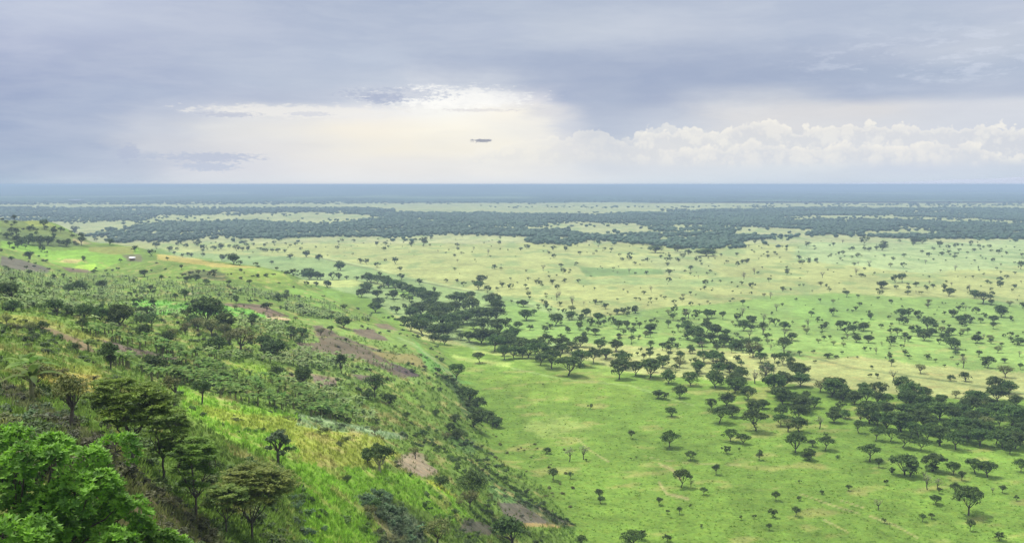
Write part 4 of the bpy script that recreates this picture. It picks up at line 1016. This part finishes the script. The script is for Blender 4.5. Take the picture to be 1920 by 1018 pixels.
for poly, n, thr in FOREST:
    P = np.array(poly)
    # even density on the ground: pick positions on the plain, then test their pixel
    y0, y1 = max(P[:, 1].min(), 372), P[:, 1].max()
    d1 = CAM_Z / -float(ray(960, y0)[1]); d0 = CAM_Z / -float(ray(960, y1)[1])
    u0, u1 = (P[:, 0].min() - 960) / F, (P[:, 0].max() - 960) / F
    d = np.sqrt(rf.uniform(d0 * d0, d1 * d1, n)); u = rf.uniform(u0, u1, n)
    x = u * d; px, py = project(x, d, np.zeros(n))
    wob = (fbm(x / 90, d / 160, 7, 4) - .5)
    wob2 = (fbm(x / 160 + 7, d / 90, 27, 4) - .5)
    fuzz = rf.normal(size=n) ** 3 * .35; px_, py_ = px + fuzz * 9, py + fuzz * 1.2
    k = inpoly(px_ + wob * 60, py_ + wob * 9, poly)
    for c in CLEAR + CL2: k &= ~inpoly(px_ + wob * 130, py_ + wob2 * 16, c)
    hole = fbm(x / 120, d / 200, 19, 4)
    k &= (hole < .65 + .06 * rf.random(n)) | (rf.random(n) < .15)
    k &= rf.random(n) < .93
    k &= (fbm(x / 330, d / 70, 29, 4) < .60) | (rf.random(n) < .2)
    x, d, hole = x[k], d[k], hole[k]
    sz = rf.uniform(3.2, 5.4, len(x)) * (1 + (d > 2800) * .35 + (d > 4200) * .7)
    z = height(x, d)
    it = np.stack([rf.integers(0, 8, len(x)), x, d, z - .8, sz, sz * rf.uniform(.75, 1.15, len(x)) * (1 - .25 * (d > 2800) - .15 * (d > 4200)), rf.uniform(0, 6.28, len(x))], 1)
    fi.append(it)
    g = rf.uniform(.8, 1.15, (len(x), 1)) * (.8 + .5 * fbm(x / 200, d / 300, 77, 3)[:, None])
    ft.append(np.array((.050, .104, .050)) * g)
fi = np.concatenate(fi); ft = np.concatenate(ft)
merged('far_forest', fi, BL, M['tint'], ft, label='dense dark forest bands far across the plain', cat='forest')

# the last dark woodland to the horizon: an uneven canopy sheet
def canopy_sheet():
    t = np.linspace(-.62, .62, 900); d = np.geomspace(4700, 59000, 90)
    Tt, D = np.meshgrid(t, d); X = Tt * D
    edge = 4700 + 900 * (fbm(X / 500, D / 900, 8, 4) - .2) - 400 * sstep(-.2, .3, Tt)
    Z = height(X, D) + 6.5 + 3 * (RNG.random(X.shape) - .5) + 10 * (fbm(X / 700, D / 2500, 12, 3) - .5)
    lakes = fbm(X / 900, D / 2600, 51, 3)
    cut = (D < edge)
    Z = np.where(cut, height(X, D) - 2.0, Z)
    V_ = np.stack([X.ravel(), D.ravel(), Z.ravel()], 1)
    n0, n1 = Tt.shape; i = np.arange(n0 * n1).reshape(n0, n1)
    Q_ = np.stack([i[:-1, :-1].ravel(), i[:-1, 1:].ravel(), i[1:, 1:].ravel(), i[1:, :-1].ravel()], 1)
    g = (.45 + 1.1 * fbm(X / 300, D / 900, 14, 4) ** 1.2 + .4 * RNG.random(X.shape)).reshape(-1, 1)
    opn = sstep(.58, .66, fbm(X / 900 + 4, D / 1500, 44, 4)).reshape(-1, 1) * .7
    o = mesh_np('far_woodland', V_, Q_, np.array((.028, .060, .036)) * g * (1 - opn) + opn * np.array((.12, .18, .10)), mat=M['ground'])
    tag(o, 'blue dark woodland reaching to the horizon', 'woodland', kind='stuff')
canopy_sheet()

# water glinting far away
wm_, T = new_mat('water')
bs = T.n('ShaderNodeBsdfPrincipled'); bs.inputs['Base Color'].default_value = (.35, .42, .48, 1); bs.inputs['Roughness'].default_value = .12
bs.inputs['Metallic'].default_value = .75
o_ = T.n('ShaderNodeOutputMaterial'); wm_.node_tree.links.new(bs.outputs[0], o_.inputs[0])
def lake(px0, px1, py, hgt, zz=14):
    d = (CAM_Z - zz) / -float(ray(960, py)[1]); V_ = []
    n = 28
    for i in range(n):
        a = i / n * 2 * math.pi
        u = (px0 + px1) / 2 + math.cos(a) * (px1 - px0) / 2 - 960
        dd_ = d * (1 + math.sin(a) * hgt * (1 + .3 * math.sin(3 * a)))
        V_.append((u / F * dd_, dd_, zz))
    me = bpy.data.meshes.new('water'); me.from_pydata(V_, [], [tuple(range(n))]); me.materials.append(wm_)
    o = bpy.data.objects.new('water', me); scene.collection.objects.link(o); o['kind'] = 'structure'
lake(128, 160, 374.5, .03); lake(1768, 1832, 356.8, .06); lake(1615, 1700, 349.8, .10, 16); lake(1250, 2100, 348.2, .3, 18); lake(1880, 1990, 350.6, .08, 15)

# faint far hills beyond the plain at the right
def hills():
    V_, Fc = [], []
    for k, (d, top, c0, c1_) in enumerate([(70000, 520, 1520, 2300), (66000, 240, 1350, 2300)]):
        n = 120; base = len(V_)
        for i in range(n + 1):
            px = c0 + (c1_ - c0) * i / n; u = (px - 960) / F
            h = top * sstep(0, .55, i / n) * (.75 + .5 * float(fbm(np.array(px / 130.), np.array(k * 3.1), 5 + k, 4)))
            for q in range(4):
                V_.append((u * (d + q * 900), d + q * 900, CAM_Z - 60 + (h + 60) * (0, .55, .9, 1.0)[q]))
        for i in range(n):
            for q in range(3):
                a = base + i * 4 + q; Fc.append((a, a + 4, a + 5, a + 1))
    m, T = new_mat('hazed_hill'); b = T.n('ShaderNodeBsdfDiffuse'); b.inputs[0].default_value = (.27, .30, .37, 1)  # pale blue of haze painted into the hill colour; haze volume ends nearer
    o = T.n('ShaderNodeOutputMaterial'); m.node_tree.links.new(b.outputs[0], o.inputs[0])
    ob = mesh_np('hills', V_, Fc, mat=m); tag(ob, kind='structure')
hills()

# ------------------------------------------------------------------ bananas
BZ = [c1((0,385),(200,390),(330,400),(560,405),(780,430),(1000,450),(1300,470),(1500,500),(1640,520),(1700,560),(1500,545),(1340,560),(1050,560),(760,545),(740,600),(640,600),(560,560),(400,600),(300,570),(150,610),(0,600)),
      c1((1600,560),(1750,580),(1916,620),(1916,660),(1700,640),(1600,600)), c3((0,540),(180,560),(300,630),(420,640),(380,670),(200,655),(0,640)),
      c1((760,600),(1050,610),(1000,640),(760,640)),
      c1((1340,650),(1500,660),(1600,690),(1800,790),(1700,790),(1600,760),(1400,780),(1340,720)),
      c1((900,840),(1050,850),(1300,860),(1450,850),(1650,850),(1900,880),(1900,920),(1700,925),(1500,900),(1250,880),(950,870)),
      c3((0,825),(120,850),(320,880),(420,895),(530,940),(440,945),(250,940),(0,935)),
      c1((520,680),(800,740),(960,800),(1060,850),(900,850),(760,820),(560,760),(470,730)),
      c1((540,860),(700,850),(1050,900),(1250,950),(1300,1010),(900,1010),(700,940)),
      c2((1000,20),(1250,40),(1500,90),(1750,130),(1916,200),(1916,330),(1700,290),(1450,250),(1200,180),(1000,120)),
      c4((0,160),(150,130),(300,200),(420,270),(420,340),(250,350),(0,290)),
      c1((300,540),(560,600),(560,640),(420,640),(300,590))]
rb = np.random.default_rng(31)
bp = []
for poly in BZ:
    P = np.array(poly)
    n = 9000
    xs = rb.uniform(P[:, 0].min(), P[:, 0].max(), n); ys = rb.uniform(P[:, 1].min(), P[:, 1].max(), n)
    k = inpoly(xs, ys, poly); hp = hit(xs[k], ys[k]); ok = (hp[:, 2] > 2)
    hp = hp[ok]
    # thin to about one plant per 3 m square
    cell = {}
    for p in hp:
        key = (int((p[0] * .8 + p[1] * .6) // 2.8), int((p[1] * .8 - p[0] * .6) // 2.8))
        if key not in cell: cell[key] = p
    bp += list(cell.values())
bp = np.array(bp)
for q in [(48,712),(62,718),(285,716),(262,655),(150,655),(165,660),(60,750),(300,690),(345,705),(240,690)]:
    bp = np.concatenate([bp, hit([q[0]], [q[1]])])
gap = fbm(bp[:, 0] / 9, bp[:, 1] / 9, 64, 3)
bp = bp[((gap < .57) & (rb.random(len(bp)) < .88)) | (bp[:, 1] < 150)]
bpx, bpy_ = project(bp[:, 0], bp[:, 1], bp[:, 2])
order = np.argsort(bp[:, 1]); bp = bp[order]; bpx, bpy_ = bpx[order], bpy_[order]
print('bananas', len(bp))
BN = [banana(70 + i, 8 + i % 3) for i in range(5)]
blib = [(mk('banana_stem', t, M['stem']), mk('banana_leaves', c, M['banana'])) for t, c in BN]
inv = (bpx > -30) & (bpx < 1950) & (bpy_ < 1060)
bp = bp[inv]; bpx = bpx[inv]; bpy_ = bpy_[inv]
for i in range(min(300, len(bp))):
    p = bp[i]; j = random.randrange(5); s = random.uniform(.85, 1.3) * (1.5 if p[1] < 160 else 1.12)
    e = empty('banana_plant', tuple(map(float, p)), random.uniform(0, 6.28), (s, s, s * random.uniform(.85, 1.1)))
    d = p[1]
    if i == 0: lb = 'banana plant with broad arching leaves, nearest of all the bananas'
    else:
        where = 'left edge of the near hillside' if bpx[i] < 120 else 'grove above the near thorn trees' if bpx[i] < 420 else 'grove along the bright grass strip' if bpx[i] < 640 else 'grove ending at the steep green slope'
        lb = '%s banana plant in the %s %s' % ('tall' if s > 1.3 else 'low' if s < 1.05 else 'middling', 'front of the' if d < np.median(bp[:300, 1]) else 'back of the', where)
    tag(e, lb, 'banana plant', 'banana plants in the hillside groves')
    part('stem', blib[j][0], e); part('leaves', blib[j][1], e)
r_ = bp[300:]
if len(r_):
    q = rb.uniform(.7, 1.2, len(r_))
    it = np.stack([rb.integers(0, 5, len(r_)), r_[:, 0], r_[:, 1], r_[:, 2], q, q * rb.uniform(.8, 1.1, len(r_)), rb.uniform(0, 6.28, len(r_))], 1)
    tb = [(np.concatenate([t[0], c[0]]), np.concatenate([t[1], c[1] + len(t[0])])) for t, c in BN]
    tt = np.array((.14, .235, .062)) * rb.uniform(.6, 1.45, (len(r_), 1)) * np.array([[1, 1, 1]]) + rb.uniform(-.02, .03, (len(r_), 1)) * np.array([[1, .3, .3]])
    merged('banana_grove', it, tb, M['tint'], np.clip(tt, .02, .5), label='banana groves spread over the farther hillside', cat='banana grove')

# ------------------------------------------------------------------ shrubs, weeds and grass of the slope
SHR = [shrub(80 + i, 1.0, 1.0, 6, 46, .26) for i in range(5)]
def scatter(n, poly, zmin=None, zmax=None, dmax=None, seed=0):
    r = np.random.default_rng(seed); P = np.array(poly)
    xs = r.uniform(P[:, 0].min(), P[:, 0].max(), n); ys = r.uniform(P[:, 1].min(), P[:, 1].max(), n)
    k = inpoly(xs, ys, poly); h = hit(xs[k], ys[k])
    ok = h[:, 1] > 52
    if zmin is not None: ok &= h[:, 2] > zmin
    if zmax is not None: ok &= h[:, 2] < zmax
    if dmax: ok &= h[:, 1] < dmax
    return h[ok]
ALLS = [(-60,400),(260,450),(640,500),(800,600),(900,760),(1150,1040),(1150,1100),(-60,1100)]
LOWR = [(780,650),(1000,700),(1300,760),(1960,800),(1960,1060),(900,1060)]
def tinted(p, sd, dark=1.0, jit=.25):
    r = np.random.default_rng(sd)
    c = vary(p[:, 0], p[:, 1], p[:, 2], paint(p[:, 0], p[:, 1], p[:, 2]))
    soil = (c[:, 0] > c[:, 1] * .98) & (c.mean(1) < .2)
    return c * dark * r.uniform(1 - jit, 1 + jit, (len(p), 1)), soil
# weeds: knee to shoulder high clumps
p = scatter(7600, ALLS, 2.0, dmax=700, seed=1)
dn = fbm(p[:, 0] / 14, p[:, 1] / 14, 33, 4); c, soil = tinted(p, 2, .66, .55)
k = (dn > .50) & ~(soil & (RNG.random(len(p)) < np.where(p[:, 1] < 120, .35, .85))) & ~((c[:, 1] > .155) & (RNG.random(len(p)) < .8)); p, c = p[k], c[k]
c = c * .8 + np.array((.06, .11, .03)) * .2
q = RNG.uniform(.35, 1.15, len(p)) * (.8 + p[:, 1] / 500)
it = np.stack([RNG.integers(0, 5, len(p)), p[:, 0], p[:, 1], p[:, 2] - .1, q, q * RNG.uniform(.6, 1.1, len(p)), RNG.uniform(0, 6.28, len(p))], 1)
merged('undergrowth', it, SHR, M['tint'], np.clip(c, .01, .6), label='low weedy undergrowth covering the hillside', cat='undergrowth')
# grass tufts
def tuft(seed, n=9):
    r = np.random.default_rng(seed); V_, F_ = [], []
    for i in range(n):
        a = r.uniform(0, 6.28); ro = r.uniform(0, .28); l = r.uniform(.5, 1.1); ln = r.uniform(.1, .55); w = r.uniform(.035, .07)
        b = np.array([math.cos(a) * ro, math.sin(a) * ro, -.05]); t_ = b + np.array([math.cos(a) * ln * l, math.sin(a) * ln * l, l])
        md = (b + t_) / 2 + np.array([0, 0, .12 * l]); sd = np.array([-math.sin(a), math.cos(a), 0]) * w
        V_ += [b - sd, b + sd, md + sd, md - sd, t_ - sd * .2, t_ + sd * .2]; o = i * 6
        F_ += [(o, o + 1, o + 2, o + 3), (o + 3, o + 2, o + 5, o + 4)]
    return np.array(V_), np.array(F_)
TF = [tuft(90 + i) for i in range(5)]
p = scatter(46000, ALLS, 1.5, dmax=420, seed=4)
c, soil = tinted(p, 5, .95, .4); k = ~(soil & (RNG.random(len(p)) < np.where(p[:, 1] < 120, .3, .8))); c[soil] = c[soil] * .4 + np.array((.10, .14, .035)) * .6; p, c = p[k], c[k]
q = RNG.uniform(.45, 1.0, len(p)) * (.75 + p[:, 1] / 350)
it = np.stack([RNG.integers(0, 5, len(p)), p[:, 0], p[:, 1], p[:, 2], q, q * RNG.uniform(.4, .9, len(p)), RNG.uniform(0, 6.28, len(p))], 1)
merged('slope_grass', it, TF, M['grass'], np.clip(c * 1.3, .01, .7), label='tall green and straw yellow grass on the near slope', cat='grass')
p = scatter(8000, LOWR, None, 3.0, dmax=520, seed=6)
c, soil = tinted(p, 7, .9, .3)
q = RNG.uniform(.35, .8, len(p)) * (.75 + p[:, 1] / 500)
it = np.stack([RNG.integers(0, 5, len(p)), p[:, 0], p[:, 1], p[:, 2], q * 1.2, q * .42, RNG.uniform(0, 6.28, len(p))], 1)
merged('meadow_grass', it, TF, M['grass'], np.clip(c * 1.9, .01, .6), label='short green grass of the near plain', cat='grass')

# hedges: bushes in a line along the field edges
slib = [mk('shrub_leaves', s_, M['bushy']) for s_ in SHR]
solive = [mk('shrub_leaves', s_, M['olive']) for s_ in SHR]
sblue = [mk('shrub_leaves', s_, M['blue']) for s_ in SHR]
def shrubs(path, n, s0, s1, lib, lab, grp, jit=3):
    P = np.array(path, float); seg = np.r_[0, np.cumsum(np.hypot(*np.diff(P, axis=0).T))]
    t = (np.arange(n) + rb.uniform(.1, .9, n)) / n * seg[-1]
    xs = np.interp(t, seg, P[:, 0]) + rb.normal(size=n) * jit; ys = np.interp(t, seg, P[:, 1]) + rb.normal(size=n) * jit
    H_ = hit(xs, ys)
    for i, p in enumerate(H_):
        s = rb.uniform(s0, s1)
        o = bpy.data.objects.new('shrub', lib[rb.integers(0, 5)]); scene.collection.objects.link(o)
        o.location = tuple(map(float, p - np.array([0, 0, .12]))); o.rotation_euler = (0, 0, rb.uniform(0, 6.28)); o.scale = (s, s, s * rb.uniform(.7, 1.05))
        l = lab if 0 < i < n - 1 else lab.replace('shrub', 'topmost shrub', 1) if i == 0 else lab.replace('shrub', 'lowest shrub', 1)
        tag(o, l, 'shrub', grp)
shrubs(c4((960,520),(1050,600),(1150,680),(1250,740),(1330,800),(1420,860),(1540,912)), 46, .7, 1.2, slib, 'low green hedge shrub lining the field edge above the plain', 'hedge shrubs along the lower field', 1)
shrubs(c4((960,830),(1010,880),(1100,930),(1180,960)), 16, .7, 1.1, slib, 'dark hedge shrub below the grey soil field', 'hedge shrubs below the soil field', 1)
shrubs(c4((780,60),(860,110),(900,170),(960,260),(1000,330)), 38, 1.1, 2.4, slib, 'dark green shrub filling the gully beside the terraces', 'gully shrubs', 3)
shrubs(c4((640,420),(760,460),(860,540),(900,600)), 18, .8, 1.5, slib, 'dark shrub on the slope edge above the hedge', 'slope edge shrubs', 5)
shrubs(c4((380,740),(480,820),(560,900),(640,980)), 34, .8, 1.6, sblue, 'grey green shrub in the dark thicket on the near slope', 'thicket shrubs on the near slope', 9)
shrubs(c2((1650,760),(1700,860),(1760,980),(1780,1040)), 22, .5, 1.0, sblue, 'grey green shrub right of the feathery acacia', 'shrubs right of the feathery acacia', 10)
shrubs(c2((20,250),(120,300),(260,330),(360,380)), 22, .5, .9, sblue, 'bluish green shrub behind the leafy tree at left', 'shrubs behind the leafy tree', 14)
shrubs(c2((620,420),(700,450),(760,520)), 8, .5, .9, slib, 'small dark shrub under the tall thorn tree', 'shrubs under the thorn tree', 8)
shrubs(c4((960,420),(1180,440),(1300,560),(1480,690),(1480,780)), 40, .5, 1.1, solive, 'yellow green shrub in the rough grass beyond the hedge', 'rough grass shrubs', 22)
shrubs(c3((480,640),(560,670),(640,730),(700,780)), 14, 1.2, 2.2, slib, 'dark shrub on the rim of the terraces by the wood', 'terrace rim shrubs', 3)
shrubs(c1((1590,395),(1640,405),(1720,415)), 8, 1.4, 2.4, slib, 'dark hedge shrub at the bright slope corner', 'corner hedge shrubs', 1)

# ------------------------------------------------------------------ the near trees
def near_tree(name, base, gm, leafm, label, cat='tree', rz=0.0, sc=1.0, barkm='bark', dist=None):
    p = hit([base[0]], [base[1]])[0]
    if dist:                                     # foot hidden below the frame: stand it at a distance
        u, v = ray(base[0], base[1]); x = float(u) * dist
        p = np.array([x, dist, float(height(np.array([x]), np.array([dist]))[0])])
    e = empty(name, tuple(map(float, p)), rz, sc); tag(e, label, cat)
    mesh_np('trunk', gm[0][0], gm[0][1], mat=M[barkm], parent=e)
    mesh_np('crown', gm[1][0], gm[1][1], mat=M[leafm], parent=e)
    print(label, [round(float(v), 1) for v in p])
    return e
near_tree('thorn_tree', (247, 884), spray_tree(101, 7.4, [(7.2,1.6,-1.2,0,.45),(6.6,2.9,-.4,.3,1.1),(5.7,3.2,.3,0,1.2),(4.9,2.6,.6,-.3,.8),(4.0,1.7,.4,.2,.4)], 2.3, .16, (.1, .1)), 'spray', 'tall dark thorn tree with broad layered crown, tallest on the near slope')
near_tree('thorn_tree', (303, 902), spray_tree(102, 6.2, [(5.8,1.7,.6,0,.7),(4.9,2.1,.8,0,.8),(3.6,1.5,1.2,.2,.4),(2.9,1.4,.3,0,.4)], 2.0, .12, (.2, 0)), 'spray', 'slender thorn tree with pale gaps, right beside the tallest thorn tree')
near_tree('thorn_tree', (370, 1018), spray_tree(103, 7.0, [(6.7,1.4,0,0,.5),(6.0,1.9,0,0,.8),(4.8,1.7,-.2,0,.6),(3.4,1.3,-.4,0,.4)], 2.2, .12), 'spray', 'dark thorn tree with bare lower limbs, left of the feathery olive crown', dist=76)
near_tree('thorn_tree', (473, 1012), spray_tree(104, 6.7, [(6.5,2.3,.2,0,.9),(6.0,3.3,.4,0,1.4),(5.1,3.4,.5,0,1.2),(4.1,2.6,-.4,0,.7)], 1.6, .13, forks=5), 'spray_olive', 'wide feathery olive thorn tree at the bottom of the slope view', dist=84)
near_tree('thorn_tree', (425, 1030), spray_tree(105, 4.2, [(4.0,1.6,0,0,.6),(3.3,1.7,0,0,.6)], 1.2, .09), 'spray_olive', 'short thorn tree half hidden below the wide feathery one', dist=80)
near_tree('thorn_tree', (132, 806), round_tree(106, 1.9, 4.4, 16, 90, .20, .3), 'olive', 'small open thorn tree on the bare brown strip at left', barkm='bark')
near_tree('thorn_tree', (67, 735), round_tree(107, 2.1, 3.6, 16, 110, .22, .2), 'olive', 'bushy yellow green tree above the brown strip at left edge')
near_tree('round_tree', (323, 762), round_tree(108, 1.5, 4.6, 14, 90, .24, .38), 'olive', 'small tree with a thin trunk behind the tallest thorn tree')
near_tree('round_tree', (378, 758), round_tree(109, 1.9, 4.4, 16, 100, .26, .35), 'bushy', 'dark spreading small tree at the end of the banana grove')
near_tree('round_tree', (520, 868), acacia(110, 14, 110, .30, 2.1, 4.6, .6, .34), 'blue', 'blue green round crowned tree alone on the yellow grass slope')
near_tree('round_tree', (713, 886), acacia(111, 18, 150, .32, 3.0, 5.6, .8, .25, False), 'bushy', 'broad dark leafy tree with pale trunk on the yellow grass slope', barkm='pale_bark')
near_tree('conical_tree', (692, 872), round_tree(112, 1.5, 4.6, 18, 110, .28, .10, flat=.5), 'bushy', 'narrow dark tree touching the broad one with pale trunk')
near_tree('round_tree', (884, 935), round_tree(113, 4.2, 8.0, 22, 150, .34, .10), 'bushy', 'big dark oval tree at the corner of the lower soil field')
near_tree('acacia_tree', (1188, 1030), acacia(114, 20, 120, .34, 3.6, 5.2, .55, .3), 'acacia', 'dark acacia cut by the bottom edge of the picture')
near_tree('round_tree', (208, 692), round_tree(115, 1.9, 5.6, 16, 100, .28, .2), 'bushy', 'upright dark leafy tree above the pale dry grass at left')
near_tree('round_tree', (640, 700), round_tree(116, 2.4, 8.5, 18, 100, .40, .12), 'bushy', 'tall narrow dark tree between banana grove and brown field')

# the big fresh green tree in the near left corner
def leafy(seed, Rr, cz_, n=84, ros=92):
    rng = np.random.default_rng(seed); t, c = Geo(), Geo()
    top = np.array([0, 0, cz_ * .42]); limb(t, (0, 0, -1.5), top, .34, .26, rng, .04, 5, 9)
    for i in range(n):
        u = unit(rng.normal(size=3)); u[2] = u[2] * .8 + .25; u = unit(u)
        rr = rng.uniform(.58, 1.06) if i < n * .8 else rng.uniform(.2, .6)
        ct = np.array([0, 0, cz_]) + u * rr * np.array([Rr, Rr, Rr * .78])
        r = Rr * rng.uniform(.09, .23)
        mid = top + (ct - top) * .45 + rng.normal(size=3) * .2
        limb(t, top, mid, .12, .07, rng, .08, 3, 6); limb(t, mid, ct, .06, .02, rng, .08, 3, 5)
        # rosettes of pointed leaves at twig tips
        d = unit(rng.normal(size=(ros, 3)) + u * .55 + np.array([0, 0, .45]))
        tip = ct + d * (r * rng.uniform(.45, 1.12, ros) ** .6)[:, None] * np.array([1, 1, .8])
        for q in range(14): limb(t, ct, tip[q], .02, .006, rng, .05, 2, 3)
        nl = 7
        ang = np.tile(np.arange(nl) * 6.283 / nl, ros) + np.repeat(rng.uniform(0, 6.28, ros), nl)
        ax = unit(np.repeat(unit(d * .6 + np.array([0, 0, .7])), nl, 0))
        s1 = unit(np.cross(ax, np.array([.3, .9, .1]))); s2 = np.cross(ax, s1)
        dirv = unit((s1 * np.cos(ang)[:, None] + s2 * np.sin(ang)[:, None]) * .85 + ax * .55 + rng.normal(size=ax.shape) * .15)
        Nn = unit(ax - dirv * (ax * dirv).sum(1, keepdims=True) + rng.normal(size=ax.shape) * .15)
        L = rng.uniform(.16, .32, len(ang))
        P = np.repeat(tip, nl, 0) + dirv * L[:, None] * .5
        V_, F_ = quads(P, Nn, L, L * .42, rng, up=dirv); c.add(V_, F_)
    return t.out(), c.out()
near_tree('leafy_tree', (40, 1018), leafy(120, 5.0, 4.3), 'fresh', 'large bright green leafy tree filling the near left corner', dist=40)
near_tree('leafy_tree', (215, 1018), leafy(121, 2.9, 2.6, 30), 'fresh', 'lower bright green leafy tree right of the large corner one', dist=42)


# the small pale-roofed shed on the far terrace
def shed():
    p = hit([248], [488])[0]; e = empty('shed', tuple(map(float, p)), .35)
    tag(e, 'tiny shed with a white metal roof on the far green terrace', 'shed')
    def boxm(x0, x1, y0, y1, z0, z1):
        V_ = [(x, y, z) for z in (z0, z1) for x, y in ((x0, y0), (x1, y0), (x1, y1), (x0, y1))]
        return V_, [(0,3,2,1),(4,5,6,7),(0,1,5,4),(1,2,6,5),(2,3,7,6),(3,0,4,7)]
    wm, T = new_mat('mud_wall'); b = T.n('ShaderNodeBsdfDiffuse'); T.put(b.inputs[0], T.mix(T.noise(T.n('ShaderNodeTexCoord').outputs['Object'], 3), (.22,.14,.09), (.32,.22,.15)))
    o = T.n('ShaderNodeOutputMaterial'); wm.node_tree.links.new(b.outputs[0], o.inputs[0])
    rm, T = new_mat('sheet_roof'); b = T.n('ShaderNodeBsdfPrincipled'); T.put(b.inputs['Base Color'], T.mix(T.noise(T.n('ShaderNodeTexCoord').outputs['Object'], 2), (.62,.64,.66), (.82,.83,.84))); b.inputs['Roughness'].default_value = .4
    o = T.n('ShaderNodeOutputMaterial'); rm.node_tree.links.new(b.outputs[0], o.inputs[0])
    dm, T = new_mat('door_wood'); b = T.n('ShaderNodeBsdfDiffuse'); b.inputs[0].default_value = (.06, .045, .035, 1)
    o = T.n('ShaderNodeOutputMaterial'); dm.node_tree.links.new(b.outputs[0], o.inputs[0])
    V_, F_ = boxm(-1.9, 1.9, -1.3, 1.3, -.4, 1.7); mesh_np('wall', V_, F_, mat=wm, parent=e)
    V_, F_ = boxm(-.4, .4, -1.34, -1.303, -.2, 1.4); mesh_np('door', V_, F_, mat=dm, parent=e)
    h = 2.5
    V_ = [(-2.2,-1.7,1.6),(2.2,-1.7,1.6),(2.2,0,h),(-2.2,0,h),(2.2,1.7,1.6),(-2.2,1.7,1.6),(-2.2,-1.7,1.66),(2.2,-1.7,1.66),(2.2,0,h+.06),(-2.2,0,h+.06),(2.2,1.7,1.66),(-2.2,1.7,1.66)]
    F_ = [(3,2,1,0),(5,4,2,3),(6,7,8,9),(9,8,10,11),(0,1,7,6),(4,5,11,10),(0,6,9,3),(3,9,11,5),(1,2,8,7),(2,4,10,8)]
    mesh_np('roof', V_, F_, mat=rm, parent=e)
shed()
